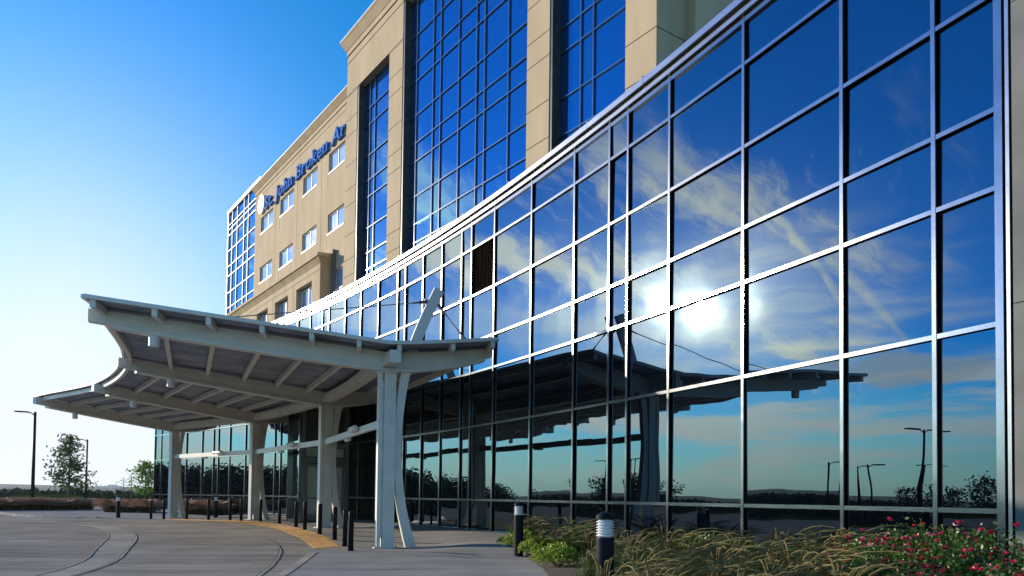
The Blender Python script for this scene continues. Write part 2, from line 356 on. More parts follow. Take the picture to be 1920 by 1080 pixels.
# ------------------------------------------------------------------ curved glass wing geometry
CC, CR = Vector((-97.71, -33.32)), 111.91
def on_arc(px, py, off=0):
    d = ray(px, py); a = d.x*d.x+d.y*d.y; b = -2*(d.x*CC.x+d.y*CC.y); c = CC.length_squared-(CR+off)**2
    t = (-b+sqrt(b*b-4*a*c))/(2*a); return atan2(d.y*t-CC.y, d.x*t-CC.x)
def arc(phi, off=0, z=0):   # off > 0 is outwards of the centre, into the building
    return Vector((CC.x+(CR+off)*cos(phi), CC.y+(CR+off)*sin(phi), z))
MPX = [1881,1757.5,1583,1396.3,1256.3,1177.8,1143,1077,996.3,926.7,883.7,865.2,828,792.6,759.6,745,708.9,676.3,646.7,616.3,604.4,578.5,554.8,527,516,488,461,431.5,410,401,379.6,350,325,303,291]
PHI = [on_arc(x, 700 if x > 600 else 850) for x in MPX]
Z0 = .22
RZ = [Z0, 1.20, 3.45, 5.11, 6.08, 7.52, 9.01, 9.86]     # rail centres, last is head of glass
def reflect_dir(px, py, phis=None):
    d = ray(px, py).normalized(); ph = on_arc(px, py)
    for a, b in zip(PHI[:-1], PHI[1:]):
        if a <= ph <= b: ph = (a+b)/2
    n = Vector((cos(ph), sin(ph), 0)); return (d-2*d.dot(n)*n).normalized()
LOBBY = (on_arc(770, 850), on_arc(655, 850))
CTR1 = reflect_dir(1430, 385); CTR2 = reflect_dir(1700, 670); GREYC = reflect_dir(1715, 690)
VEIL = reflect_dir(1460, 600)
build_world()

def make_wing():
    w = empty('glass_wing', arc(PHI[9], 2, 0))
    tag(w, 'long low building with a curved blue mirror glass curtain wall on the right', 'building')
    IN = -w.location
    mb_top = RZ[-1]
    def put(mb, name, mat, parent=w, smooth=False):
        o = mb.build(name, mat, parent, smooth); o.location = IN if parent is w else (0,0,0); return o
    # mullions
    for i, ph in enumerate(PHI):
        mb = MB(); n = Vector((cos(ph), sin(ph), 0)); t = Vector((-sin(ph), cos(ph), 0)); wd = .062 if i else .10
        p = arc(ph, -.058, Z0)
        mb.obox(p - t*wd/2, t*wd, n*.022, Vector((0, 0, RZ[-1]+.02-Z0)), M['alu'])
        mb.obox(p - t*(wd/2-.004) + n*.023, t*(wd-.008), n*.16, Vector((0, 0, RZ[-1]+.01-Z0)), M['shade_side'])
        put(mb, 'mullion', None)
    # bays
    prof_h = .062
    for i in range(len(PHI)-1):
        a, b = PHI[i], PHI[i+1]; ra = arc(a, 0); rb = arc(b, 0); t = (rb-ra).normalized(); n = Vector((t.y, -t.x, 0))
        if n.dot(Vector((cos(a), sin(a), 0))) < 0: n = -n
        e = .032
        mb = MB(); pa = ra + t*(e if i else .055); pb = rb - t*e; ln = (pb-pa)
        for z in RZ[1:-1]:
            mb.obox(pa - n*.052 + Vector((0,0,z-prof_h/2)), ln, n*.02, Vector((0,0,prof_h)), M['alu'])
            mb.obox(pa - n*.031 + Vector((0,0,z-prof_h/2+.003)), ln, n*.10, Vector((0,0,prof_h-.006)), M['shade_side'])
        mb.obox(pa - n*.052 + Vector((0,0,RZ[-1]-.10)), ln, n*.16, Vector((0,0,.09)), M['alu'])
        mb.obox(pa - n*.052 + Vector((0,0,Z0)), ln, n*.16, Vector((0,0,.09)), M['alu'])
        for q in (pa, pb-t*.006):
            mb.obox(q + n*.045 + Vector((0,0,Z0+.01)), t*.006, n*.02, Vector((0,0,RZ[-1]-Z0-.03)), M['shade_side'])
        fr = put(mb, 'window_bay', M['alu'])
        for k in range(len(RZ)-1):
            z0, z1 = RZ[k]+prof_h/2, RZ[k+1]-prof_h/2
            if k == 0: z0 = Z0+.09
            if k == len(RZ)-2: z1 = RZ[-1]-.10
            rnd = random.Random(i*31+k*7)
            q = [pa+Vector((0,0,z0)), pb+Vector((0,0,z0)), pb+Vector((0,0,z1)), pa+Vector((0,0,z1))]
            e0, e1, e3 = [rnd.uniform(-.008,.008) for _ in range(3)]
            q = [v + n*o_ for v, o_ in zip(q, (e0, e1, e1+e3-e0, e3))]
            mb = MB()
            if i == 9 and k == 5:
                for s in range(9):
                    zc = z0 + (z1-z0)*0
                    mb.obox(pa + ln*(s/9)+n*.02+Vector((0,0,z0)), ln/9*.72, n*.03, Vector((0,0,z1-z0)))
                mb.obox(pa+n*.05+Vector((0,0,z0)), ln, n*.02, Vector((0,0,z1-z0)))
                fixn(put(mb, 'louver_panel', M['louver'], fr)); continue
            mb.add(q + [v+n*.02 for v in q], [(3,2,1,0),(4,5,6,7),(1,5,4,0),(2,6,5,1),(3,7,6,2),(0,4,7,3)])
            dark = LOBBY[0] < (a+b)/2 < LOBBY[1] and k <= 2
            put(mb, 'glass_pane', M['lobby'] if dark else M['glass'], fr)
    # coping: stepped cap
    K = 60; path = [(arc(PHI[0]-.012+(PHI[-1]-PHI[0]+.012)*k/K), Vector((cos(PHI[0]+(PHI[-1]-PHI[0])*k/K), sin(PHI[0]+(PHI[-1]-PHI[0])*k/K), 0))) for k in range(K+1)]
    zt = RZ[-1]
    mb = MB(); mb.sweep(path, [(-.12, zt+.03), (-.12, zt+.12), (.1, zt+.12), (.1, zt+.03)]); put(mb, 'head_trim', M['coping'])
    mb = MB(); mb.sweep(path, [(-.20, zt+.17), (-.20, zt+.30), (-.17, zt+.32), (.45, zt+.34), (.45, zt+.17)])
    for k in range(1, len(PHI), 2):
        ph = (PHI[k]+PHI[k-1])/2; n = Vector((cos(ph), sin(ph), 0)); t = Vector((-sin(ph), cos(ph), 0))
        mb.obox(arc(ph, -.204, zt+.166)-t*.012, t*.024, n*.5, Vector((0,0,.18)))
    put(mb, 'coping', M['coping'])
    mb = MB(); mb.sweep(path, [(-.06, zt+.12), (-.06, zt+.18), (.1, zt+.18), (.1, zt+.12)]); put(mb, 'shadow_gap', M['darkmetal'])
    # roof and solid body behind the glass
    mb = MB(); mb.sweep(path, [(.06, Z0-.6), (.06, zt+.2), (7.5, zt+.2), (7.5, Z0-.6)]); put(mb, 'roof', M['wallgray'])
    # plinth
    mb = MB(); mb.sweep(path, [(-.10, -.35), (-.10, Z0-.004), (.04, Z0-.004), (.04, -.35)]); put(mb, 'plinth', M['wallgray'])
    # end panel wall at right edge of photo
    ph = PHI[0]-.0011; t = Vector((sin(ph), -cos(ph), 0)); n = Vector((cos(ph), sin(ph), 0)); p = arc(ph, -.15)
    mb = MB(); mb.obox(p+t*.03, t*.045, n*.3, Vector((0,0,zt+.3))); put(mb, 'corner_bead', M['coping'])
    mb = MB()
    zs = [0, 3.62, 7.2, zt+.35]
    for a, b in zip(zs[:-1], zs[1:]):
        for s in range(3):
            mb.obox(p+t*(.11+1.5*s)+Vector((0,0,a+.006)), t*1.488, n*.3, Vector((0,0,b-a-.012)))
    mb.obox(p+t*.1+n*.02, t*4.6, n*2, Vector((0,0,zt+.2))); put(mb, 'end_panel', M['wallgray'])
    # vestibule with the doors
    ph = on_arc(654, 850); W = arc(ph, .1); nn = -Vector((cos(ph), sin(ph), 0)); tt = Vector((-sin(ph), cos(ph), 0))
    dep = 2.15; Ln = 1.3; zt2 = 5.02; zb = .2
    c0 = W + nn*dep
    mb = MB(); mb.obox(W+Vector((0,0,zb-.4)) + nn*.0 + tt*.12, nn*(dep-.14), tt*(Ln-.2), Vector((0,0,zt2-.2-zb+.4)), M['darkmetal'])
    mb.obox(W-nn*.05+Vector((0,0,zt2-.18)), nn*(dep+.12), tt*Ln, Vector((0,0,.30)), M['doorframe'])
    # side face framing (faces the camera); x runs from front corner to wall
    sx = -nn; sn = -tt
    def sb(x0, x1, z0, z1, d0=-.02, d1=.12, mat=M['doorframe']): 
        mb.obox(c0 + sx*x0 - sn*d1 + Vector((0,0,z0)), sx*(x1-x0), sn*(d1-d0), Vector((0,0,z1-z0)), mat)
    sb(0, .16, zb, zt2-.2); sb(dep-.28, dep+.1, zb, zt2-.2); sb(.16, dep-.28, 3.25, 3.42); sb(.16, dep-.28, 3.44, zt2-.2, .03, .1, M['darkmetal'])
    sb(.16, dep-.28, 2.62, 2.82)
    ves = put(mb, 'vestibule', None)
    mb2 = MB(); hw = (dep-.44)
    mb2.obox(c0+sx*.2-sn*.05+Vector((0,0,2.86)), sx*(hw-.08), sn*.02, Vector((0,0,.36))); put(mb2, 'transom_pane', M['doorlite'], ves)
    for d in range(2):
        x0 = .18+d*hw/2; x1 = x0+hw/2-.02; dz0, dz1 = zb+.03, 2.58; m3 = MB()
        def db(a0, a1, b0, b1): m3.obox(c0+sx*a0-sn*.07+Vector((0,0,b0)), sx*(a1-a0), sn*.05, Vector((0,0,b1-b0)))
        db(x0, x0+.1, dz0, dz1); db(x1-.1, x1, dz0, dz1); db(x0+.1, x1-.1, dz1-.14, dz1); db(x0+.1, x1-.1, dz0, dz0+.28); db(x0+.1, x1-.1, 1.12, 1.2)
        dr = put(m3, 'door', M['doorframe'], ves)
        m4 = MB(); m4.obox(c0+sx*(x0+.1)-sn*.055+Vector((0,0,dz0+.28)), sx*(x1-x0-.2), sn*.015, Vector((0,0,dz1-dz0-.42))); put(m4, 'door_glass', M['doorlite'], ves)
        m5 = MB(); xh = x1-.05 if d == 0 else x0+.05
        m5.tube([c0+sx*xh+sn*.05+Vector((0,0,1.0)), c0+sx*xh+sn*.05+Vector((0,0,1.45))], .014, 8); put(m5, 'door_handle', M['alu'], ves)
    # front glazing of vestibule
    m6 = MB(); m7 = MB(); cuts = [0, Ln]
    for x in cuts: m6.obox(c0+tt*(x-.035)+nn*.0+Vector((0,0,zb)), tt*.07, nn*.12, Vector((0,0,zt2-.2-zb)))
    for z in (zb, 1.17, 3.42): m6.obox(c0+Vector((0,0,z)), tt*Ln, nn*.10, Vector((0,0,.075)))
    m7.obox(c0-nn*.02+Vector((0,0,zb)), tt*Ln, nn*.03, Vector((0,0,zt2-.2-zb)))
    put(m7, 'front_glass', M['glass'], ves); put(m6, 'front_frame', M['alu'], ves)
    return w
make_wing()

# ------------------------------------------------------------------ tower
TH = radians(35.39); TA = Vector((-sin(TH), cos(TH), 0)); TN = Vector((-cos(TH), -sin(TH), 0)); TP = Vector((-5.74, 39.9, 0))
def T(px, py, o=0):
    d = ray(px, py); P = TP+TN*o; q = CAM + d*((P-CAM).dot(TN)/d.dot(TN)); return (q-TP).dot(TA), q.z
def tp(u, z, o=0): return TP + TA*u + TN*o + Vector((0,0,z))
def tb(mb, u0, u1, z0, z1, o0, o1, mat=None):   # block in tower coordinates
    mb.obox(tp(u0, z0, o0), TA*(u1-u0), TN*(o1-o0), Vector((0,0,z1-z0)), mat)
def twall(mb, u0, u1, z0, z1, o, holes, depth, mat, rmat=None, drop=.0):
    us = sorted({u0, u1, *[h[0] for h in holes], *[h[1] for h in holes]}); zs = sorted({z0, z1, *[h[2] for h in holes], *[h[3] for h in holes]})
    us = [u for u in us if u0 <= u <= u1]; zs = [z for z in zs if z0 <= z <= z1]
    for a, b in zip(us[:-1], us[1:]):
        for c, d in zip(zs[:-1], zs[1:]):
            mu, mz = (a+b)/2, (c+d)/2
            if any(h[0] < mu < h[1] and h[2] < mz < h[3] for h in holes): continue
            mb.add([tp(a,c,o), tp(a,d,o), tp(b,d,o), tp(b,c,o)], [(0,1,2,3)], mat)
    for a, b, c, d in holes:
        q = [tp(a,c,o), tp(b,c,o), tp(b,d,o), tp(a,d,o)]; r = [tp(a,c,o-depth), tp(b,c,o-depth), tp(b,d,o-depth), tp(a,d,o-depth)]
        mb.add(q+r, [(0,1,5,4),(1,2,6,5),(2,3,7,6),(3,0,4,7)], rmat or mat)
def flare(mb, u0, ua, ub, z0, z1, ob, oa, oc, mat=None, u0b=None):
    u0b = u0 if u0b is None else u0b
    mb.hexa([tp(u0, z0, ob), tp(ua, z0, ob), tp(ua, z0, oa), tp(u0, z0, oa), tp(u0b, z1, ob), tp(ub, z1, ob), tp(ub, z1, oc), tp(u0b, z1, oc)], mat)
def make_tower():
    tw = empty('hospital_tower', tp(-5, 0, -4)); tag(tw, 'tall beige stucco building with tall blue glass bays rising behind the curved glass wall', 'building')
    INV = -tw.location
    def put(mb, name, mat=None, parent=tw):
        o = mb.build(name, mat, parent); o.location = INV if parent is tw else (0,0,0); fixn(o) if name in ('wall',) and False else None; return o
    OF1 = 0.; OG = -.45
    def U(px, o=0): return T(px, 300, o)[0]
    zt = 29.55
    B1 = (U(727, OG), U(668, OG)); B2 = (U(986, OG)+.0, U(752, 0)); B3 = (U(1171, OG), U(1028, 0))
    B1 = (U(727), U(668)); B2 = (U(986), U(752)); B3 = (U(1171), U(1028)); uR = U(1229.4); uL = T(650.5, 200)[0]
    # tower front block with three tall openings
    mb = MB(); holes = [(B1[0], B1[1], 6, 26.15), (B2[0], B2[1], 6, 34), (B3[0], B3[1], 6, 34)]
    zc = 38
    twall(mb, uR, uL, 5, 28.2, OF1, [(a, b, c, min(d, 28.2)) for a, b, c, d in holes], .62, M['stucco'])
    twall(mb, uR, B2[0]+.0, 28.2, zc, OF1, [(B3[0], B3[1], 28.2, 34)], .62, M['stucco'])
    # parapet part over the left: flat band up to the cornice
    put(mb, 'wall')
    mb = MB()
    tb(mb, B2[1], uL, 28.2, 28.62, -1.0, .012); tb(mb, B2[1], uL, 28.66, 29.0, -1.0, .07)
    flare(mb, B2[1], uL+.08, uL+.34, 29.0, 29.5, -1.0, .10, .36)
    tb(mb, B2[1], uL+.36, 29.5, 29.62, -1.0, .38)
    put(mb, 'cornice', M['stucco'])
    mb = MB(); tb(mb, B2[1], uL+.37, 29.62, 29.67, -1.0, .39); put(mb, 'roof_edge', M['winframe'])
    # body, sides
    mb = MB()
    tb(mb, uR+.02, uL-.02, 5, 28.2, -12, -.7, M['stucco']); tb(mb, uR+.02, B2[1], 28.2, zc-.1, -12, -.7, M['stucco'])
    tb(mb, uL-.3, uL, 5, 28.2, -11.9, -.002, M['stucco'])
    tb(mb, B2[1]-.02, B2[1]+.3, 29.0, 34, -2, -.3, M['stucco'])
    # pilaster return and end wall at the right
    tb(mb, uR, uR+.5, 5, zc, -1.46, -.003, M['stucco'])
    tb(mb, uR-.42, uR+.4, 5, zc, -9, -1.463, M['stucco'])
    tb(mb, uR-.42, uR-.30, 5, zc, -30, -9.002, M['stucco'])
    put(mb, 'side_wall')
    # grooves on pilasters
    mb = MB()
    zr = []
    z = 14.7-8.8
    while z < 36: zr += [z, z+1.02, z+2.55]; z += 4.4
    for a, b in ((uR, B3[0]), (B3[1], B2[0]), (B2[1], B1[0]), (B1[1], uL)):
        for q in zr:
            if q > 27.5 and a > B2[0]: continue
            tb(mb, a+.003, b-.003, q, q+.035, -.02, .006)
    for q in zr: mb.obox(tp(uR-.006, q, -1.46), TA*.02, TN*1.45, Vector((0,0,.035)))
    tb(mb, B2[1]+.01, uL, 28.18, 28.215, 0, .018); tb(mb, B2[1], uL+.02, 28.625, 28.66, 0, .03); tb(mb, B1[1], uL-.01, 26.14, 26.175, 0, .006); tb(mb, B2[1]+.003, B1[0], 26.14, 26.175, 0, .006)
    put(mb, 'panel_grooves', M['groove'])
    # tall glass bays
    def bay(u0, u1, cuts, ztop, o=OG):
        fr = MB()
        for c in [u0+.05]+cuts+[u1-.05]: tb(fr, c-.032, c+.032, 6, ztop, o-.02, o+.07)
        rails = []
        z = 14.74-8.8
        while z < ztop: rails += [z, z+1.01, z+2.52]; z += 4.4
        rails = [r for r in rails if 6 < r < ztop-.2]+[ztop-.06]
        cc = [u0+.05]+cuts+[u1-.05]
        for r in rails:
            for a, b in zip(cc[:-1], cc[1:]): tb(fr, a+.033, b-.033, r-.03, r+.03, o-.02, o+.065)
        tb(fr, u0, u0+.02, 6, ztop, o-.1, -.05, M['darkmetal']); tb(fr, u1-.16, u1-.003, 6, ztop, o-.1, -.03, M['darkmetal'])
        for k in range(len(fr.m)): pass
        f = put(fr, 'glass_bay_frame'); 
        f.data.materials.clear(); f.data.materials.append(M['alu']); f.data.materials.append(M['darkmetal'])
        nn = [1 if (i >= len(fr.f)-12) else 0 for i in range(len(fr.f))]; f.data.polygons.foreach_set('material_index', nn)
        rr = [6]+rails
        for a, b in zip(cc[:-1], cc[1:]):
            mb = MB()
            for p, q in zip(rr[:-1], rr[1:]):
                if q < 9: continue
                e = [random.uniform(-.003,.003) for _ in range(3)]; e.append(e[0]+e[2]-e[1])
                mb.add([tp(a,p,o+e[0]), tp(a,q,o+e[1]), tp(b,q,o+e[2]), tp(b,p,o+e[3])], [(0,1,2,3)])
            put(mb, 'glass_strip', M['tglass'], f)
    def cu(L, o=OG): return sorted(U(x, o) for x in L)
    bay(B1[0], B1[1], cu((694, 703.5)), 26.15)
    bay(B2[0], B2[1], cu((780.6, 811.7, 825.6, 859.7, 893, 908.3, 952.8)), 34)
    bay(B3[0], B3[1], cu((1089, 1112.8)), 34)
    # recessed left part with punched windows
    O2 = -2.8
    def R(tl, br): 
        a, z1 = T(*tl, O2); b, z0 = T(*br, O2); return (min(a,b), max(a,b), z0, z1)
    uE = T(479, 380, O2)[0]; ztop2 = T(480, 362, O2)[1]
    rows = [T(489.6, 409.6, O2)[1], T(524.4, 473.3, O2)[1], T(610, 517.8, O2)[1]]
    hgt = .5*((T(489.6,409.6,O2)[1]-T(489.6,440,O2)[1])+(T(565.3,442,O2)[1]-T(565.3,476,O2)[1]))
    cols = [(T(511.9,400,O2)[0], T(489.6,400,O2)[0]), (T(550.3,400,O2)[0], T(525.5,400,O2)[0]), (T(594,400,O2)[0], T(567.4,400,O2)[0]), (T(645.0,400,O2)[0], T(614.8,400,O2)[0])]
    H2 = [(a, b, r-hgt, r) for r in rows[:2] for a, b in cols] + [(cols[3][0], cols[3][1], rows[2]-hgt, rows[2])]
    uS = T(640, 400, O2)[0]-6
    mb = MB(); twall(mb, uS, uE, 6, ztop2, O2, H2, .28, M['stucco']); tb(mb, uS, uE-.01, 6, ztop2, -12, O2-.5, M['stucco']); tb(mb, uE-.3, uE-.002, 6, ztop2, -12, O2-.003, M['stucco']); put(mb, 'recessed_wall')
    mb = MB(); h = ztop2
    tb(mb, uS, uE+.03, h-.35, h-.02, O2-.6, O2+.05)
    flare(mb, uS, uE+.06, uE+.28, h-.02, h+.38, O2-.6, O2+.08, O2+.36)
    put(mb, 'cornice', M['stucco'])
    mb = MB(); tb(mb, uS, uE+.32, h+.38, h+.44, O2-.6, O2+.38); put(mb, 'roof_edge', M['winframe'])
    mb = MB(); tb(mb, uS, uE, h-.385, h-.35, O2, O2+.008); tb(mb, uS, uE, h-.8, h-.765, O2, O2+.008)
    mid = [(cols[i][1]+cols[i+1][1])/2 for i in range(3)]
    for i in range(3):
        um = (cols[i][0]*.62+cols[i+1][1]*.38); tb(mb, um-.015, um+.015, 10, rows[0]+.2, O2, O2+.006)
    for i, (a, b) in enumerate(cols):
        for r in rows[:2]: tb(mb, b+.10, b+.13, r-hgt-1.0, r-hgt-.1, O2, O2+.006)
    put(mb, 'panel_grooves', M['groove'])
    for a, b, c, d in H2:
        fr = MB(); o = O2-.2
        tb(fr, a, a+.05, c, d, o, o+.08); tb(fr, b-.05, b, c, d, o, o+.08); m = (a+b)/2; tb(fr, m-.04, m+.04, c+.05, d-.05, o, o+.07)
        tb(fr, a+.05, b-.05, d-.07, d, o, o+.08); tb(fr, a-.02, b+.02, c-.04, c+.07, o, o+.24)
        f = put(fr, 'window', M['winframe'])
        gm = MB()
        for p, q in ((a+.05, m-.04), (m+.04, b-.05)):
            e = [random.uniform(-.008,.008) for _ in range(3)]; e.append(e[0]+e[2]-e[1])
            gm.add([tp(p,c,o+.03+e[0]), tp(p,d,o+.03+e[1]), tp(q,d,o+.03+e[2]), tp(q,c,o+.03+e[3])], [(0,1,2,3)])
        put(gm, 'pane', M['curtain'], f)
    # projecting lower storey with ledge
    OL = O2+.9
    zl = T(592.6, 471.9, OL+.3)[1]; u0 = T(600, 520, OL)[0]
    D = [(T(584.4,540,OL)[0], T(555.6,540,OL)[0]), (T(540,560,OL)[0], T(515.6,560,OL)[0]), (T(502,585,OL)[0], T(481.5,585,OL)[0])]
    zt3 = T(555.6,543.7,OL)[1]
    w3 = D[1][0]-D[0][0]; D.append((D[2][0]+w3, D[2][1]+w3))
    H3 = [(a, b, 9.2, zt3) for a, b in D]
    mb = MB(); twall(mb, u0, u0+28, 8, zl-.75, OL, H3, .55, M['stucco'])
    tb(mb, u0, u0+.5, 8, zl-.75, O2-.01, OL-.003, M['stucco']); tb(mb, u0+.5, u0+28, zl-.78, zl-.752, O2-.01, OL-.003, M['stucco']); tb(mb, u0+27.7, u0+28, 8, zl-.75, -8, OL-.004, M['stucco']); put(mb, 'lower_wall')
    mb = MB(); pr = [(0,0),(.06,0),(.06,.08),(.16,.28),(.34,.44),(.36,.44),(.36,.62),(0,.75)]
    for k in range(len(pr)-2):
        a, za = pr[k]; b, zb_ = pr[k+1]
    tb(mb, u0-.05, u0+28.3, zl-.75, zl-.68, O2-.2, OL+.05)
    flare(mb, u0-.06, u0+28.3, u0+28.3, zl-.68, zl-.36, O2-.2, OL+.06, OL+.30, None, u0-.30)
    tb(mb, u0-.36, u0+28.3, zl-.36, zl-.13, O2-.2, OL+.36)
    mb.add([tp(u0-.36, zl-.13, OL+.36), tp(u0-.36, zl-.13, O2), tp(u0-.1, zl+.05, O2), tp(u0+28.3, zl+.05, O2), tp(u0+28.3, zl-.13, OL+.36)], [(0,1,2),(0,2,3,4)])
    put(mb, 'ledge', M['stucco'])
    mb = MB(); tb(mb, u0, u0+28, zl-1.25, zl-1.21, OL, OL+.006)
    for i in range(3): um = (D[i][1]+D[i+1][0])/2-.3; tb(mb, um, um+.03, 9, zl-1.25, OL, OL+.006)
    put(mb, 'panel_grooves', M['groove'])
    for a, b in D:
        fr = MB(); o = OL-.5; a2, b2 = a+.05, b-.05; c, d = zt3-1.75, zt3-.12; m = (a2+b2)/2
        tb(fr, a2, a2+.07, c, d, o, o+.1); tb(fr, b2-.07, b2, c, d, o, o+.1); tb(fr, m-.05, m+.05, c+.1, d-.08, o, o+.1); tb(fr, a2+.07, b2-.07, d-.08, d, o, o+.1); tb(fr, a2-.03, b2+.03, c-.02, c+.1, o, o+.2)
        f = put(fr, 'window', M['winframe'])
        gm = MB(); gm.add([tp(a2+.07,c,o+.03), tp(a2+.07,d,o+.035), tp(b2-.07,d,o+.03), tp(b2-.07,c,o+.028)], [(0,1,2,3)]); put(gm, 'pane', M['curtain'], f)
        sp = MB(); tb(sp, a, b, 8.5, c-.02, o-.05, o+.02); tb(sp, a, b, d, zt3, o-.04, o+.03); put(sp, 'spandrel', M['stucco2'], f)
    # narrow gray upright beside the ledge, wider at its head
    mb = MB(); tb(mb, u0-.75, u0-.5, 8, zl-.2, O2, O2+.2); tb(mb, u0-.8, u0-.45, zl-.2, zl+.15, O2, O2+.28); put(mb, 'gray_upright', M['wallgray'])
    # glass corner at far left
    O3 = -3.4
    uA = T(479.5, 500, O3)[0]; uB = T(428, 500, O3)[0]; zt4 = T(429, 405, O3)[1]
    rails = [T(478, y, O3)[1] for y in (375,384,396,427,458,478,512,543)]
    cuts = sorted(T(x, 500, O3)[0] for x in (435.5, 444.5, 457, 465))
    cc = [uA-1.5]+cuts+[uB-.08]; fr = MB()
    for c in cc: tb(fr, c-.04, c+.04, 6, zt4, O3-.02, O3+.10)
    tb(fr, uB-.16, uB+.1, 6, zt4, O3-.5, O3+.14)
    rails = rails+[13.5, 12.0]
    for r in rails:
        for a, b in zip(cc[:-1], cc[1:]): tb(fr, a+.041, b-.041, r-.04, r+.04, O3-.02, O3+.09)
    tb(fr, uA-1.5, uB+.12, zt4, zt4+.35, O3-.6, O3+.2)
    f = put(fr, 'glass_corner', M['winframe'])
    for a, b in zip(cc[:-1], cc[1:]):
        gm = MB(); rr = sorted(rails+[6, zt4])
        for p, q in zip(rr[:-1], rr[1:]):
            e = [random.uniform(-.003,.003) for _ in range(3)]; e.append(e[0]+e[2]-e[1])
            gm.add([tp(a,p,O3+e[0]), tp(a,q,O3+e[1]), tp(b,q,O3+e[2]), tp(b,p,O3+e[3])], [(0,1,2,3)])
        put(gm, 'glass_strip', M['pale'], f)
    mb = MB(); tb(mb, uA-1.5, uB-.02, 6, zt4, -14, O3-.03); put(mb, 'corner_block', M['wallgray'])
    # penthouse sliver
    mb = MB(); tb(mb, uL+.3, uL+4.4, 26.5, 28.9, -9, -4.2); put(mb, 'penthouse', M['winframe'])
    return tw, O2, cols, ztop2
tower, O2, TCOLS, ZT2 = make_tower()

def make_sign():
    o = O2+.12
    s = empty('wall_sign', tp(16, 24, o)); tag(s, 'blue raised serif letters and white oval emblem mounted high on the beige wall', 'sign')
    ul, zl = T(497, 388.5, o); ur, zr = T(647, 262, o)
    zl = (zl+zr)/2; hh = T(503, 368, o)[1]-T(503, 387, o)[1]
    txt = 'St. John Broken Ar'
    rot = Matrix((( -TA.x, 0, TN.x, 0), (-TA.y, 0, TN.y, 0), (0, 1, 0, 0), (0, 0, 0, 1)))
    cu = bpy.data.curves.new('t', 'FONT'); cu.body = txt; cu.size = 1.5; cu.extrude = .07; cu.offset = .014; cu.shear = .0; cu.resolution_u = 3; cu.space_character = 1.08
    ob = bpy.data.objects.new('t', cu); COL.objects.link(ob); bpy.context.view_layer.update()
    me = bpy.data.meshes.new_from_object(ob); bpy.data.objects.remove(ob)
    par = list(range(len(me.vertices)))
    def find(a):
        while par[a] != a: par[a] = par[par[a]]; a = par[a]
        return a
    for e in me.edges: 
        a, b = find(e.vertices[0]), find(e.vertices[1])
        if a != b: par[a] = b
    groups = {}
    for v in me.vertices: groups.setdefault(find(v.index), []).append(v.index)
    # merge front / back / side shells of one letter by overlap in x
    boxes = sorted([[min(me.vertices[i].co.x for i in g_), max(me.vertices[i].co.x for i in g_), g_] for g_ in groups.values()], key=lambda q: q[0])
    mer = []
    for b in boxes:
        if mer and b[0] < mer[-1][1]-.02: mer[-1][1] = max(mer[-1][1], b[1]); mer[-1][2] = mer[-1][2]+b[2]
        else: mer.append(b)
    xmax = mer[-1][1]; xmin = mer[0][0]
    cap = max(v.co.y for v in me.vertices)
    base = [T(a, b, o) for a, b in ((500,388.5), (518,372), (558.5,331), (615,286), (644.6,259))]
    mz = sum(q[1] for q in base)/5
    kx = (ul-ur)/(xmax-xmin); ky = 1.10/cap
    seq = 'St.JohnBrokenAr'
    for n_, (a, b, g_) in enumerate(mer):
        ch = seq[n_] if n_ < len(seq) and len(mer) == len(seq) else ''
        idx = {v: k for k, v in enumerate(g_)}; st_ = set(g_)
        mb = MB(); vs = [tuple(me.vertices[v].co) for v in g_]
        mb.add(vs, [tuple(idx[v] for v in p_.vertices) for p_ in me.polygons if p_.vertices[0] in st_])
        top = max(v[1] for v in vs); ft = .10; sw = .17
        def sf(cx, y): mb.obox((cx-sw, y, -.07), (2*sw,0,0), (0,.085,0), (0,0,.14))
        if ch in 'hnkrA' and ch: sf(a+ft, 0)
        if ch in 'hnkA' and ch: sf(b-ft, 0)
        if ch in 'hkB' and ch: sf(a+ft-.06, top-.085)
        if ch in 'nr' and ch: sf(a+ft-.08, top-.10)
        if ch == 'B': sf(a+ft-.06, 0)
        if ch == 'J': sf(b-ft, top-.085)
        mb.v = [((v[0]-xmin)*kx+v[1]*ky*.20, v[1]*ky, v[2]) for v in mb.v]
        ob = mb.build('letter', M['blue'], None); ob.data.transform(Matrix.Translation(tp(ul, mz, o) - s.location) @ rot); ob.parent = s
    print('letters', len(mer))
    # emblem
    ue, ze = T(491, 383.5, o); hw = (T(485.5, 384, o)[0]-T(496.4, 384, o)[0])/2; hv = (T(491,366.5,o)[1]-T(491,400.5,o)[1])/2
    mb = MB(); n = 28; ring = []
    for off in (-.1, .1):
        for k2 in range(n): a = 2*pi*k2/n; ring.append(tp(ue+hw*cos(a), ze+hv*sin(a), o+off))
    mb.add([v-s.location for v in ring], [tuple(range(n)), tuple(range(2*n-1, n-1, -1))]+[(i, (i+1)%n, n+(i+1)%n, n+i) for i in range(n)])
    em = fixn(mb.build('emblem', M['oval'], s))
    mb = MB()
    for u_, z_, a_, b_ in ((ue, ze+.1, .035, hv*.72), (ue, ze+.28, hw*.62, .03)):
        mb.obox(tp(u_-a_, z_-b_, o+.101)-s.location, TA*2*a_, TN*.02, Vector((0,0,2*b_)))
    mb.build('cross', M['gray'], em)
make_sign()

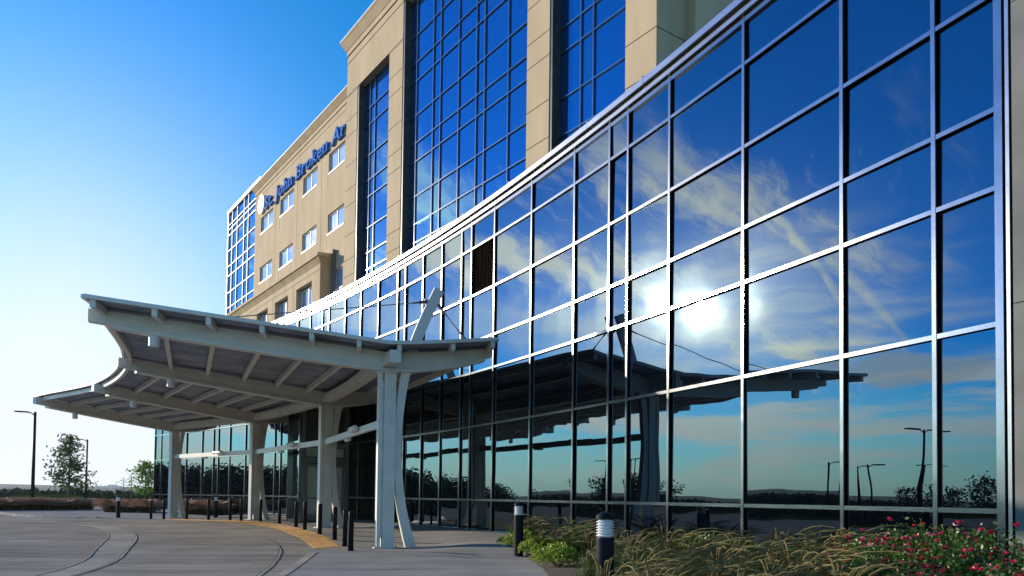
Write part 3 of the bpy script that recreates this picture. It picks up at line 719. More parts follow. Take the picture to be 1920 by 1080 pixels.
# ------------------------------------------------------------------ canopy
CS = [Vector((-3.14, 18.91, 0)), Vector((-6.50, 26.41, 0)), Vector((-11.22, 33.15, 0)), Vector((-17.06, 38.32, 0))]
TS = [22, 38, 51.6, 64]; LS = [6.6, 6.6, 6.8, 7.1]
def interp(L, s):
    i = max(0, min(2, int(math.floor(s)))); t = s-i
    P = [L[max(0,i-1)] if i > 0 else L[0]*2-L[1], L[i], L[i+1], L[i+2] if i+2 < 4 else L[3]*2-L[2]]
    if t < 0: return L[0] + (L[1]-L[0])*t*1.0 if i == 0 else None
    if t > 1: return L[3] + (P[2]-P[1])*(t-1)
    return .5*((2*P[1])+(P[2]-P[0])*t+(2*P[0]-5*P[1]+4*P[2]-P[3])*t*t+(3*P[1]-P[0]-3*P[2]+P[3])*t*t*t)
def Cs(s): return interp(CS, s)
def Es(s): a = radians(interp(TS, s)); return Vector((-cos(a), -sin(a), 0))
def Ls(s): return interp(LS, s)
UIN = 2.75
def zroof(u):
    return 4.95 + (.42*u/6.6 if u >= 0 else .33*(-u/UIN)**1.2)
def RP(s, v, dz=0):   # v in [-1,1] : -1 inner edge, +1 outer edge
    if s < 0:
        p = RP(0, v, dz); return p + Vector((.175, -.85, 0))*(-s/.1)
    u = v*Ls(s) if v >= 0 else v*UIN
    p = Cs(s)+Es(s)*u; un = v*6.6 if v >= 0 else v*UIN
    return Vector((p.x, p.y, zroof(un)+dz))
def make_canopy():
    c = empty('entrance_canopy', (CS[0].x, CS[0].y, 0)); tag(c, 'white steel entrance canopy with four column pairs, winged roof and cable stayed masts', 'canopy')
    OFF = -c.location
    def put(mb, name, mat, parent=c, smooth=False):
        o = mb.build(name, mat, parent, smooth); o.location = OFF if parent is c else (0,0,0); return o
    bv = .006
    for i in range(4):
        s = float(i); C = Cs(s); E = Es(s); Tn = Vector((E.y, -E.x, 0)); zg = g(C.x, C.y)-.05; L = LS[i]
        # twin posts (E points outwards to the drive)
        mb = MB()
        mb.obox(C+E*.14-Tn*.10+Vector((0,0,zg)), E*.09, Tn*.2, Vector((0,0,4.38-zg)))
        mb.obox(C-E*.20-Tn*.12+Vector((0,0,zg)), E*.29, Tn*.24, Vector((0,0,4.38-zg)))
        mb.obox(C+E*.088-Tn*.05+Vector((0,0,zg+.3)), E*.054, Tn*.10, Vector((0,0,3.9)))
        put(mb, 'column', M['white'])
        # bow shaped strut that carries on above the roof as mast
        prof = [(.66, zg), (.50, .55), (.38, 1.15), (.30, 1.9), (.28, 2.5), (.30, 3.2), (.38, 4.0), (.53, 4.7), (.74, 5.3), (.98, 5.9), (1.30, 6.60)]
        def cat(P, n=4):
            out = []
            for k in range(len(P)-1):
                p0, p1, p2, p3 = P[max(0,k-1)], P[k], P[k+1], P[min(len(P)-1,k+2)]
                for q in range(n):
                    t = q/n; out.append(tuple(.5*(2*p1[j]+(p2[j]-p0[j])*t+(2*p0[j]-5*p1[j]+4*p2[j]-p3[j])*t*t+(3*p1[j]-p0[j]-3*p2[j]+p3[j])*t**3) for j in (0,1)))
            out.append(P[-1]); return out
        pr = cat(prof); mb = MB(); vs = []
        for k, (e, z) in enumerate(pr):
            z0, z1 = pr[max(0,k-1)], pr[min(len(pr)-1,k+1)]; d = Vector((z1[0]-z0[0], z1[1]-z0[1])).normalized(); nr = Vector((d.y, -d.x))
            wd = .085 + .045*abs(z-2.6)/2.6 if z < 5 else .13
            for sg, tn in ((-1,-1),(1,-1),(1,1),(-1,1)):
                vs.append(C - E*(e+nr.x*wd*sg) + Tn*(.075*tn) + Vector((0,0,z+nr.y*wd*sg*(0 if k == 0 else 1))))
        n = len(pr); fs = [(a*4+b, a*4+(b+1)%4, (a+1)*4+(b+1)%4, (a+1)*4+b) for a in range(n-1) for b in range(4)]+[(3,2,1,0), tuple((n-1)*4+b for b in range(4))]
        mb.add(vs, fs); st = fixn(put(mb, 'bowed_strut', M['white']))
        mb = MB(); mb.obox(C+E*.30-Tn*.2+Vector((0,0,g(C.x,C.y)+.004)), -E*.58, Tn*.4, Vector((0,0,.022))); fixn(put(mb, 'base_plate', M['white']))
        for eu in (.26, -.24):
            for et in (-.165, .165):
                mb = MB(); mb.lathe(C+E*eu+Tn*et+Vector((0,0,g(C.x,C.y)+.026)), [(.02,0),(.02,.02),(.009,.021),(.009,.045)], 6); put(mb, 'anchor_bolt', M['cable'])
        mb = MB(); mb.obox(C+E*.27-Tn*.16+Vector((0,0,4.345)), -E*.50, Tn*.32, Vector((0,0,.03))); fixn(put(mb, 'cap_plate', M['white']))
        # cantilever beam
        stz = []
        K = 26
        for k in range(K+1):
            v = -1+2*k/K
            if v < 0:
                u = v*UIN; top = zroof(u)-.09; f = -v; bot = 4.38+.52*f**1.8
                if bot > top-.06: bot = top-.06
            else:
                u = v*L*1.0; top = zroof(v*6.6)-.09; bot = 4.38 + (4.93-4.38)*v**1.15
            stz.append((u, bot, top))
        def ribbon(z0f, z1f, hw, ulo=-99, uhi=99, nm='cantilever_beam', cut=False):
            mb = MB(); vs = []; P = [q for q in stz if ulo <= q[0] <= uhi]
            for (u, b, t) in P:
                for zz, tn in ((z0f(b,t), -1), (z0f(b,t), 1), (z1f(b,t), 1), (z1f(b,t), -1)): vs.append(C+E*u+Tn*hw*tn+Vector((0,0,zz)))
            m = len(P); mb.add(vs, [(a*4+b, a*4+(b+1)%4, (a+1)*4+(b+1)%4, (a+1)*4+b) for a in range(m-1) for b in range(4)]+[(3,2,1,0), tuple((m-1)*4+b for b in range(4))])
            return fixn(put(mb, nm, M['white']))
        cb = ribbon(lambda b,t: b+.07, lambda b,t: t, .10)
        fl = ribbon(lambda b,t: b, lambda b,t: b+.068, .15, -UIN*.93, L*.955, 'beam_flange')
        # top flange lip
        # downlights under the beam
        mb = MB(); u = 5.3 if i != 1 else 5.1
        zz = 4.38+.55*(u/L)**1.15
        mb.lathe(C+E*u+Vector((0,0,zz-.24)), [(.105,0),(.115,.01),(.115,.24)], 18)
        mb.lathe(C+E*u+Vector((0,0,zz-.03)), [(.06,0),(.06,.06)], 12); put(mb, 'downlight', M['lampwhite'], smooth=False)
        # stay cables
        mt = C - E*1.12 + Vector((0,0,6.26))
        for sgn, uu in ((1, 4.3), (-1, -2.15)):
            a = mt + E*(.12*sgn); b = C+E*uu+Vector((0,0, zroof(uu)+.06)); mb = MB(); d = (b-a)
            mb.tube([a, b], .013, 6); cbl = put(mb, 'stay_cable', M['cable'])
            mb = MB(); mb.tube([a, a+d.normalized()*.22, a+d.normalized()*.24, a+d.normalized()*.42], [.045,.045,.025,.02], 8)
            put(mb, 'turnbuckle', M['cable'], cbl); mb = MB()
            mb.tube([b-d.normalized()*.5, b-d.normalized()*.2, b], [.02,.035,.035], 8)
            mb.obox(b-Tn*.03-E*.07-Vector((0,0,.06)), E*.14, Tn*.06, Vector((0,0,.14)))
            put(mb, 'anchor', M['cable'], cbl)
        mb = MB(); mb.obox(mt-Tn*.02-E*.16-Vector((0,0,.07)), E*.36, Tn*.04, Vector((0,0,.14))); put(mb, 'mast_lug', M['white'], st)
    # tie beam along the columns
    SA, SB = -.10, 3.10
    def curve(v, n=40, s0=SA, s1=SB): return [s0+(s1-s0)*k/n for k in range(n+1)]
    mb = MB(); path = []
    for s in curve(0):
        p = Cs(s)+Es(s)*.02; path.append((p, -Es(s)))
    mb.sweep(path, [(-.13, 4.50), (-.13, 4.80), (.13, 4.80), (.13, 4.50)]); fixn(put(mb, 'tie_beam', M['white']))
    # purlins
    vs_out = [.95, .773, .61, .44, .275, .11]; vs_in = [-.09, -.58, -.96]
    for v in vs_out+vs_in:
        edge = v > .9 or v < -.9
        for bi, (sa, sb_) in enumerate(((SA, 0), (0, 1), (1, 2), (2, 3), (3, SB))):
            nseg = 12 if edge and sb_-sa > .5 else 1
            path = []
            for k in range(nseg+1):
                s = sa+(sb_-sa)*k/nseg; path.append((RP(s, v), Es(max(0, s))))
            if sb_-sa > .5:
                d = (path[-1][0]-path[-2][0]).normalized(); d0 = (path[1][0]-path[0][0]).normalized()
                path[0] = (path[0][0]+d0*.1, path[0][1]); path[-1] = (path[-1][0]-d*.1, path[-1][1])
            elif sa < 0: path[-1] = (path[-1][0]-(path[-1][0]-path[0][0]).normalized()*.1, path[-1][1])
            else: path[0] = (path[0][0]+(path[-1][0]-path[0][0]).normalized()*.1, path[0][1])
            mb = MB(); mb.sweep(path, [(-.055, -.20), (-.055, -.035), (.055, -.035), (.055, -.20)]); fixn(put(mb, 'purlin', M['white']))
    # roof deck, one sheet per bay and side, ribs run across
    for (s0, s1) in ((SA, 1), (1, 2), (2, SB)):
        for (v0, v1) in ((0, .975), (-1.0, 0)):
            n = int(60*(s1-s0)); mrows = 6; vs = []; fs = []
            for k in range(2*n+1):
                s = s0+(s1-s0)*k/(2*n); ph = k % 4; dz = .028 if ph in (1, 2) else 0
                if k in (0, 2*n): dz = 0
                for r in range(mrows+1):
                    v = v0+(v1-v0)*r/mrows; vs.append(RP(s, v, dz-.028))
            for k in range(2*n):
                for r in range(mrows): a = k*(mrows+1)+r; fs.append((a, a+1, a+mrows+2, a+mrows+1))
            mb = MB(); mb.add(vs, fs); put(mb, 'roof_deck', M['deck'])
            top = MB(); vs2 = []; fs2 = []
            m2 = 14
            for k in range(m2+1):
                s = s0+(s1-s0)*k/m2
                for r in range(mrows+1): vs2.append(RP(s, v0+(v1-v0)*r/mrows, .02))
            for k in range(m2):
                for r in range(mrows): a = k*(mrows+1)+r; fs2.append((a, a+mrows+1, a+mrows+2, a+1))
            top.add(vs2, fs2)
            for k in range(0, m2+1, 2):   # standing seams
                s = s0+(s1-s0)*k/m2
                for r in range(mrows):
                    p, q = RP(s, v0+(v1-v0)*r/mrows, .02), RP(s, v0+(v1-v0)*(r+1)/mrows, .02); sd = (q-p).cross(Vector((0,0,1))).normalized()*.012
                    top.add([p-sd, p+sd, q+sd, q-sd, p-sd+Vector((0,0,.035)), p+sd+Vector((0,0,.035)), q+sd+Vector((0,0,.035)), q-sd+Vector((0,0,.035))], [(4,5,6,7),(0,1,5,4),(1,2,6,5),(2,3,7,6),(3,0,4,7)])
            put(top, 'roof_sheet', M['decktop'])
    # edge trims
    def trim(pts, w=.03, h0=-.04, h1=.04):
        mb = MB(); path = []
        for k, p in enumerate(pts):
            d = (pts[min(k+1, len(pts)-1)]-pts[max(k-1, 0)]); sd = Vector((d.y, -d.x, 0)).normalized(); path.append((p, sd))
        mb.sweep(path, [(-w, h0), (-w, h1), (w, h1), (w, h0)]); fixn(put(mb, 'edge_trim', M['white']))
    for s in (SA-.004, SB+.004):
        trim([RP(s, v/10*.975) for v in range(0, 11)]); trim([RP(s, -v/10) for v in range(0, 11)])
    for v in (.979, -1.004): trim([RP(s, v) for s in curve(0, 60)])
    # cross bars between the columns with lamp heads
    for i in range(3):
        p, q = CS[i], CS[i+1]; d = (q-p).normalized(); sd = Vector((d.y, -d.x, 0)); a = p+d*.14; b = q-d*.14
        mb = MB(); mb.obox(a-sd*.05+Vector((0,0,3.04)), b-a, sd*.1, Vector((0,0,.19))); cb = put(mb, 'cross_bar', M['white'])
        for f, z in ((.38, 3.17), (.62, 3.0)):
            m = a+(b-a)*f; mb = MB()
            if z > 3.1:
                mb.tube([m-d*.36-sd*.16+Vector((0,0,3.2)), m-d*.30-sd*.16+Vector((0,0,3.2)), m+d*.05-sd*.16+Vector((0,0,3.2))], [.06,.085,.085], 16)
                mb.tube([m+d*.12-sd*.14+Vector((0,0,3.2)), m+d*.45-sd*.14+Vector((0,0,3.2))], .075, 16)
                mb.obox(m-d*.08-sd*.2+Vector((0,0,3.1)), d*.3, sd*.15, Vector((0,0,.12)))
            else:
                mb.tube([m-d*.22+sd*.10+Vector((0,0,3.02)), m+d*.22+sd*.10+Vector((0,0,3.04))], [.065,.075], 16)
            put(mb, 'lamp_head', M['lampwhite'], cb)
make_canopy()

# ------------------------------------------------------------------ ground, paving
def sheet(name, A, B, off, mat, n=14, zf=g, kind='structure', nA=None):
    vs = []; fs = []
    m = nA or 60
    def res(L, t):
        d = [0]
        for p, q in zip(L[:-1], L[1:]): d.append(d[-1]+hypot(q[0]-p[0], q[1]-p[1]))
        x = t*d[-1]
        for k in range(len(L)-1):
            if x <= d[k+1] or k == len(L)-2:
                f = (x-d[k])/max(1e-6, d[k+1]-d[k]); return (L[k][0]+(L[k+1][0]-L[k][0])*f, L[k][1]+(L[k+1][1]-L[k][1])*f)
    for i in range(m+1):
        a = res(A, i/m); b = res(B, i/m)
        for j in range(n+1):
            x = a[0]+(b[0]-a[0])*j/n; y = a[1]+(b[1]-a[1])*j/n; vs.append((x, y, zf(x, y)+off))
    for i in range(m):
        for j in range(n): k = i*(n+1)+j; fs.append((k, k+1, k+n+2, k+n+1))
    mb = MB(); mb.add(vs, fs)
    if sum((vs[1][0]-vs[0][0])*(vs[n+1][1]-vs[0][1])-(vs[1][1]-vs[0][1])*(vs[n+1][0]-vs[0][0]) for _ in [0]) < 0: mb.f = [tuple(reversed(f)) for f in mb.f]
    o = mb.build(name, mat, None, True); tag(o, kind=kind); return o
# kerb line of the driveway seen from the camera outwards
CLpx = [(518,1079),(559,1052),(575,1040),(582,1034),(578,1026),(563.7,1011.9),(529.6,998.5),(500,988),(455,981),(400,977.2),(340,975.3),(283,974.3)]
CLP = [(-2.6,-12),(-2.75,-2),(-2.95,4),(-3.3,8.5)] + [gp(*p) for p in CLpx] + [(-20.6,38.3),(-23.5,39.6),(-26.5,41.6),(-30,45),(-34,50),(-40,57),(-50,66)]
def smooth(L, n=3):
    for _ in range(n):
        R = [L[0]]
        for p, q in zip(L[:-1], L[1:]): R += [(p[0]*.75+q[0]*.25, p[1]*.75+q[1]*.25), (p[0]*.25+q[0]*.75, p[1]*.25+q[1]*.75)]
        L = R+[L[-1]]
    return L
CLS = smooth(CLP, 2)
wallP = [(8.5,-12),(7.2,2),(6.4,6.5)] + [tuple(arc(PHI[0]+(PHI[-1]-PHI[0])*k/20, .3).xy) for k in range(21)] + [(-27,56),(-34,64),(-44,76)]
sheet('sidewalk', CLS, wallP, 0, M['conc2'], n=26, nA=110)
leftP = [(-22,-12),(-26,-2),(-29,6),(-31,14),(-33,22),(-34,28),(-36,36),(-42,50),(-52,66)]
sheet('driveway', CLS, leftP, -.004, M['conc'], n=60, zf=gd, nA=110)
def strip(name, L, w, off, mat, zf, side=0, parent=None, h=0):
    mb = MB(); vs = []; fs = []
    for k, p in enumerate(L):
        q0, q1 = L[max(0,k-1)], L[min(len(L)-1,k+1)]; dx, dy = q1[0]-q0[0], q1[1]-q0[1]; l = hypot(dx, dy) or 1; nx, ny = -dy/l, dx/l
        for sg in (side-.5, side+.5):
            x, y = p[0]+nx*w*sg, p[1]+ny*w*sg; vs.append((x, y, zf(x, y)+off))
    for k in range(len(L)-1): fs.append((2*k, 2*k+2, 2*k+3, 2*k+1))
    mb.add(vs, fs); o = mb.build(name, mat); tag(o, kind='structure'); return o
# kerbs: real steps
def kerb(L):
    mb = MB(); vs = []; fs = []
    for k, p in enumerate(L):
        q0, q1 = L[max(0,k-1)], L[min(len(L)-1,k+1)]; dx, dy = q1[0]-q0[0], q1[1]-q0[1]; l = hypot(dx, dy) or 1; nx, ny = -dy/l, dx/l
        for a, f, dz in ((.03, gd, -.03), (.015, g, -.012), (-.01, g, .008), (-.17, g, .008), (-.175, g, -.02)):
            x, y = p[0]+nx*a, p[1]+ny*a; vs.append((x, y, (f(x, y))+dz))
    for k in range(len(L)-1):
        for j in range(4): a = 5*k+j; fs.append((a, a+1, a+6, a+5))
    mb.add(vs, fs); o = mb.build('kerb', M['conc3']); tag(o, kind='structure')
i0 = min(range(len(CLS)), key=lambda k: hypot(CLS[k][0]-gp(580,1036)[0], CLS[k][1]-gp(580,1036)[1]))
kerb(CLS[:i0+1])
j0 = min(range(len(CLS)), key=lambda k: hypot(CLS[k][0]+21, CLS[k][1]-38.5))
kerb(CLS[j0:])
GUT = smooth([(-3.6,2),(-3.75,6),(-4.0,9.5)] + [gp(*p) for p in [(465,1079),(502,1056),(522,1037),(524,1030),(518,1020),(502,1009),(465,994),(428,984.5),(398.5,981.5),(350,979.5),(300,978.5)]], 2)
J1 = smooth([(-7.2,5)] + [gp(*p) for p in [(10,1079),(83,1063),(146.7,1046.7),(183,1026.7),(202.5,1008),(201.7,1001.7),(188,993),(166.7,988),(126.7,983),(60,980),(0,978.5)]], 2)
J2 = smooth([(-6.6,5)] + [gp(*p) for p in [(83,1080),(166.7,1060),(216.7,1043),(246.7,1023),(256,1008),(250,1000),(233,991.7),(205,986.7),(150,983.2),(90,980.5)]], 2)
sheet('drainage_band', J1, J2, .002, M['conc3'], n=3, zf=gd, nA=60)
sheet('gutter_band', GUT, CLS[8:len(CLS)-14], -.001, M['conc3'], n=3, zf=gd, nA=80) if False else None
for L in (GUT, J1, J2):
    strip('pavement_joint', L, .026, .016, M['joint'], gd); strip('pavement_joint', L, .022, .0155, M['jointl'], gd, side=-1.12)
for a, b in (((0,1052),(578,1038)), ((0,1012),(196,1005)), ((262,1004),(510,1006.5))):
    p, q = gp(*a), gp(*b); L = [(p[0]+(q[0]-p[0])*k/30, p[1]+(q[1]-p[1])*k/30) for k in range(31)]; strip('pavement_joint', L, .02, .0065, M['joint'], gd)
bk = [gp(*p, 0) for p in [(230,1200),(400,1120),(534,1079),(559,1065),(589,1041.5),(598,1036)]]
strip('pavement_joint', smooth(bk, 2), .02, .0035, M['joint'], g)
for (a, b) in (((600,1037),(1000,1050)), ((640,1012),(940,1014)), ((560,1066),(1008,1066)), ((708,990),(930,1001)), ((500,985),(760,985))):
    p, q = gp(*a), gp(*b); L = [(p[0]+(q[0]-p[0])*k/30, p[1]+(q[1]-p[1])*k/30) for k in range(31)]; strip('pavement_joint', L, .022, .005, M['joint'], g)
# tactile paving with domes
tin = [gp(*p) for p in [(588,1030),(571,1014),(538,1000),(508,989.5),(465,982.5),(420,978.6),(370,976.6),(310,975.3)]]
tout = [gp(*p) for p in [(640,1025),(622,1011),(598,1001.5),(566,991),(533,983),(495,977.9),(440,976),(380,974.8),(312,973.6)]]
def resample(L, n):
    d = [0]
    for p, q in zip(L[:-1], L[1:]): d.append(d[-1]+hypot(q[0]-p[0], q[1]-p[1]))
    out = []
    for i in range(n+1):
        x = d[-1]*i/n; k = max(j for j in range(len(L)-1) if d[j] <= x+1e-9); f = (x-d[k])/max(1e-9, d[k+1]-d[k]); out.append((L[k][0]+(L[k+1][0]-L[k][0])*f, L[k][1]+(L[k+1][1]-L[k][1])*f))
    return out
ti, to = resample(smooth(tin), 330), resample(smooth(tout), 330)
tp_ = sheet('tactile_paving', ti, to, .007, M['tactile'], n=8, nA=160)
mb = MB()
for i in range(4, 330, 1):
    for j in range(1, 10):
        f = j/10; x = ti[i][0]*(1-f)+to[i][0]*f; y = ti[i][1]*(1-f)+to[i][1]*f
        if y > 31: continue
        z = g(x, y)+.007; r = .021; vs = [(x+r*cos(a*pi/3), y+r*sin(a*pi/3), z) for a in range(6)]+[(x+r*.6*cos(a*pi/3), y+r*.6*sin(a*pi/3), z+.013) for a in range(6)]
        mb.add(vs, [(a, (a+1)%6, 6+(a+1)%6, 6+a) for a in range(6)]+[tuple(range(6,12))])
dm = mb.build('dome', M['tactile'], tp_); tag(dm, kind='stuff')
# beds
bordA = [(.75,-8),(.7,2),(.68,7),(.62,10)] + [gp(*p) for p in [(1025,1079),(1008,1064),(996,1054),(988,1044),(974,1035),(960,1028),(934,1019),(950,1008),(972,1000)]]
bordB = [(7.6,-8),(6.9,2),(6.2,6.5),(5.85,8.9)] + [tuple(arc(on_arc(x, 700), -.12).xy) for x in (1757,1583,1396,1256,1143,1077,1010,985)]
def gbed(x, y): return g(x, y)+.045+.02*mnoise.noise(Vector((x*2, y*2, 0)))
sheet('planting_bed', resample(smooth(bordA), 60), resample(bordB, 60), .0, M['mulch'], n=14, zf=gbed, nA=60)
bed2A = [gp(*p) for p in [(345,963.5),(380,964.5),(430,963.5),(470,962)]]; bed2B = [tuple(arc(on_arc(x, 850), -.12).xy) for x in (350,380,430,470)]
sheet('planting_bed', bed2A, bed2B, .03, M['mulch'], n=4, nA=20)
# terrain to the horizon
def terr(x, y):
    r = hypot(x, y); z = -.3
    z -= 2.2*sm(60, 120, r)
    z += 7*sm(600, 1400, r)*(1+.8*mnoise.noise(Vector((x*.0012, y*.0012, 3))))
    z += 26*sm(2200, 3600, r)*(.75+.6*mnoise.noise(Vector((x*.0006, y*.0006, 7))))
    z += 3.6*math.exp(-(((x+72)/13)**2+((y-118)/16)**2))
    return z
mb = MB(); rs = [0,8,16,24,32,40,50,62,75,90,105,120,140,165,200,260,350,500,700,900,1200,1600,2100,2600,3100,3600,4200,5200]; K = 120; vs = []; fs = []
for r in rs:
    for k in range(K): a = 2*pi*k/K; x, y = r*cos(a), r*sin(a); vs.append((x, y, terr(x, y)))
for i in range(len(rs)-1):
    for k in range(K): fs.append((i*K+k, (i+1)*K+k, (i+1)*K+(k+1)%K, i*K+(k+1)%K))
mb.add(vs, fs); tag(mb.build('ground', M['lawn'], None, True), kind='structure')

# ------------------------------------------------------------------ bollards
def black_bollard():
    b = empty('bollard'); tag(b, 'x', 'bollard', 'black bollards along the drop off')
    mb = MB(); mb.lathe((0,0,-.03), [(.062,0),(.062,.905),(.058,.925),(.045,.94),(.02,.947)], 20); mb.build('post', M['black'], b, True)
    mb = MB(); mb.lathe((0,0,0), [(.085,-.02),(.085,.008),(.064,.012)], 20); mb.build('base_ring', M['black'], b)
    return b
bp = [(283,972.9),(307,973.2),(350,973.8),(391,974.5),(431.5,975.7),(452,976.4),(488.5,977.6),(524,982),(555,989),(571.5,993.8),(599.5,1001.5),(627.5,1011.9),(646.5,1024.4),(657.5,1033)]
names = ['farthest black bollard, at the left end of the row', 'second black bollard from the left end of the row', 'black bollard just right of the farthest column pair', 'black bollard standing alone before the russet grass bed', 'black bollard just right of the distant light bollard', 'black bollard just left of the third column pair', 'black bollard in front of the third column pair foot', 'black bollard between the third column strut and the doors', 'black bollard at the left edge of the entrance doors', 'black bollard in front of the entrance doors', 'black bollard just left of the second column pair', 'black bollard just right of the second column pair', 'second nearest black bollard, half overlapped by the nearest one', 'nearest black bollard, beside the end of the yellow tactile strip']
b0 = black_bollard()
for k, (p, nm) in enumerate(zip(bp, names)):
    x, y = gp(*p); loc = (x, y, g(x, y)+.004)
    if k == 0: b0.location = loc; b0['label'] = nm
    else: dup(b0, loc, .4*k, 1, nm)
def light_bollard():
    b = empty('light_bollard'); tag(b, 'x', 'bollard', 'bollard lights with louvred white heads')
    mb = MB(); mb.lathe((0,0,-.05), [(.1,0),(.1,.83),(.097,.84),(.085,.845)], 28); mb.build('post', M['black'], b, False)
    mb = MB(); mb.lathe((0,0,0), [(.076,.79),(.076,1.0)], 28); mb.build('lens', M['lens'], b)
    for k in range(6):
        mb = MB(); z = .805+k*.03; mb.lathe((0,0,0), [(.078,z+.012),(.098,z),(.1,z+.003),(.1,z+.006),(.078,z+.018)], 28); mb.build('louver', M['lampwhite'], b)
    mb = MB(); mb.lathe((0,0,0), [(.1,.985),(.103,.99),(.103,1.02),(.095,1.035),(.06,1.06),(.02,1.07)], 28); mb.build('cap', M['black'], b)
    return b
l0 = light_bollard(); first = True
def lb_at(px, pytop, Y, label, ht=1.07):
    global first
    d = ray(px, pytop); p = CAM + d*(Y/d.y); z = p.z-ht
    loc = (p.x, p.y, z); 
    if first: l0.location = loc; l0['label'] = label; first = False
    else: dup(l0, loc, 0, 1, label)
lb_at(1135, 959.5, 8.3, 'nearest black bollard light with a white louvred head, among the grasses in the foreground bed')
lb_at(973, 941, 15.9, 'black bollard light standing beside the glass wall at the tip of the foreground bed')
lb_at(405.5, 928.5, 37.6, 'distant bollard light in the russet grass between the two farthest column pairs')
lb_at(222.5, 929, 38.5, 'distant bollard light at the left end of the russet grass clump by the driveway')

# ------------------------------------------------------------------ street lamps
def street_lamp(double=False):
    l = empty('street_lamp'); tag(l, 'x', 'street lamp')
    mb = MB(); mb.lathe((0,0,-1.2), [(.14,0),(.09,8.9)], 12); mb.build('pole', M['black'], l, True)
    mb = MB(); mb.lathe((0,0,-.6), [(.3,0),(.3,1.2)], 16); mb.build('base', M['wallgray'], l)
    for sg in ([-1, 1] if double else [-1]):
        mb = MB(); mb.tube([(0,0,7.4),(sg*.25,0,7.6),(sg*.55,0,7.68)], .04, 8); mb.build('arm', M['black'], l)
        mb = MB(); mb.obox((sg*.5,-.17,7.64), (sg*.95,0,0.04), (0,.34,0), (0,0,.09)); fixn(mb.build('lamp_head', M['black'], l))
    return l
sl = street_lamp(); 
def lamp_at(o, px, pytop, ztop, label, rz=0, az=None, dist=None):
    pass
def at_px(px, py, Y):
    d = ray(px, py); return CAM + d*(Y/d.y)
p = at_px(66, 771, 56); sl.location = (p.x, p.y, p.z-7.75); sl['label'] = 'tall black street lamp nearest the left edge, arm pointing left'; sl['group'] = 'single arm street lamps'
p = at_px(164, 823, 88); dup(sl, (p.x, p.y, p.z-7.75), .2, 1, 'farther black street lamp standing just right of the round topped tree')
# lamps that show only in the glass
def mirror_at(px, py, dist, h=0):    # place along the reflected ray, horizontal distance from the glass
    d = ray(px, py); ph = on_arc(px, py)
    for a, b in zip(PHI[:-1], PHI[1:]):
        if a <= ph <= b: mid = (a+b)/2
    t = ((arc(ph).x)/d.x) if abs(d.x) > .01 else arc(ph).y/d.y
    q = CAM + d*t; n = Vector((cos(mid), sin(mid), 0)); r = d-2*d.dot(n)*n; k = dist/hypot(r.x, r.y)
    return q + r*k
p = mirror_at(1733, 806, 52); dl = street_lamp(True); dl.location = (p.x, p.y, p.z-7.72); dl.rotation_euler = (0,0,.5); dl['label'] = 'double headed street lamp reflected large at the right end of the glass wall'; dl['group'] = 'double arm street lamps'
for px_, py_, dd, lab in ((1738, 873, 105, 'smaller double headed street lamp reflected behind the large one in the glass'), (1125, 861, 95, 'double headed street lamp reflected above the left of two trees in the glass'), (1160, 862, 100, 'double headed street lamp reflected above the right of two trees in the glass')):
    p = mirror_at(px_, py_, dd); dup(dl, (p.x, p.y, p.z-7.72), .5, 1, lab)
for px_, py_, dd, lab in ((1636, 869, 62, 'slim single street lamp reflected in the pane left of the last wide one'), (1612, 873, 80, 'faint slim street lamp reflected left of its nearer twin in the glass')):
    p = mirror_at(px_, py_, dd); dup(sl, (p.x, p.y, p.z-7.72), 1.5, 1, lab)

# ------------------------------------------------------------------ trees
def leafquad(mb, c, r, rnd, mat=None):
    a = Vector((rnd.gauss(0,1), rnd.gauss(0,1), rnd.gauss(0,1))).normalized(); b = a.cross(Vector((rnd.gauss(0,1), rnd.gauss(0,1), rnd.gauss(0,1)))).normalized()
    mb.add([c-a*r, c+b*r*.55, c+a*r, c-b*r*.55], [(0,1,2,3)], mat)
def tree(kind, h, w, seed, nl=1700, leaf=.16, mat='leafA', trunk_h=.22, airy=.5, shape='cone'):
    rnd = random.Random(seed); t = empty(kind)
    mb = MB(); pts = [(0,0,-.5)]; 
    for k in range(1, 9): pts.append((rnd.uniform(-.06,.06)*h*.1, rnd.uniform(-.06,.06)*h*.1, h*.93*k/8))
    mb.tube(pts, [h*.018*(1-.9*k/8)+.01 for k in range(9)], 8); mb.build('trunk', M['bark'], t, True)
    cr = MB(); lf = MB(); nb = 34
    for k in range(nb):
        f = trunk_h+(1-trunk_h)*((k+rnd.random())/nb)
        z0 = h*f*.92; ff = (f-trunk_h)/(1-trunk_h)
        rad = w/2*((1-ff)**.75*.95+.12 if shape == 'cone' else sqrt(max(.02, 1-(2*ff-.9)**2*.9)))
        rad *= rnd.uniform(.55, 1.12); a = k*2.4+rnd.uniform(-.4,.4); up = rnd.uniform(.15,.5)
        p0 = Vector((0,0,z0)); p1 = Vector((cos(a)*rad*.5, sin(a)*rad*.5, z0+rad*up*.45)); p2 = Vector((cos(a)*rad, sin(a)*rad, z0+rad*up))
        cr.tube([p0, p1, p2], [.028*h/7, .018*h/7, .006], 5)
        for q in range(int(nl/nb)):
            s = rnd.random()**.6; c = p0.lerp(p1, s*2) if s < .5 else p1.lerp(p2, (s-.5)*2)
            sp = w*.075*(1+airy*rnd.random()); c = c+Vector((rnd.gauss(0,sp), rnd.gauss(0,sp), rnd.gauss(0,sp*.6)))
            if s*rad < .15*w and rnd.random() < .5: continue
            leafquad(lf, c, leaf*rnd.uniform(.6,1.25), rnd)
    cr.build('branches', M['bark'], t); lf.build('crown', M[mat], t)
    return t
def zt_(x, y): return terr(x, y) if hypot(x, y) > 62 else g(x, y)-.05
p = at_px(129, 925, 86); tA = tree('young_tree', 8.0, 4.8, 3, nl=2700, leaf=.19, mat='leafA', trunk_h=.14, airy=.3)
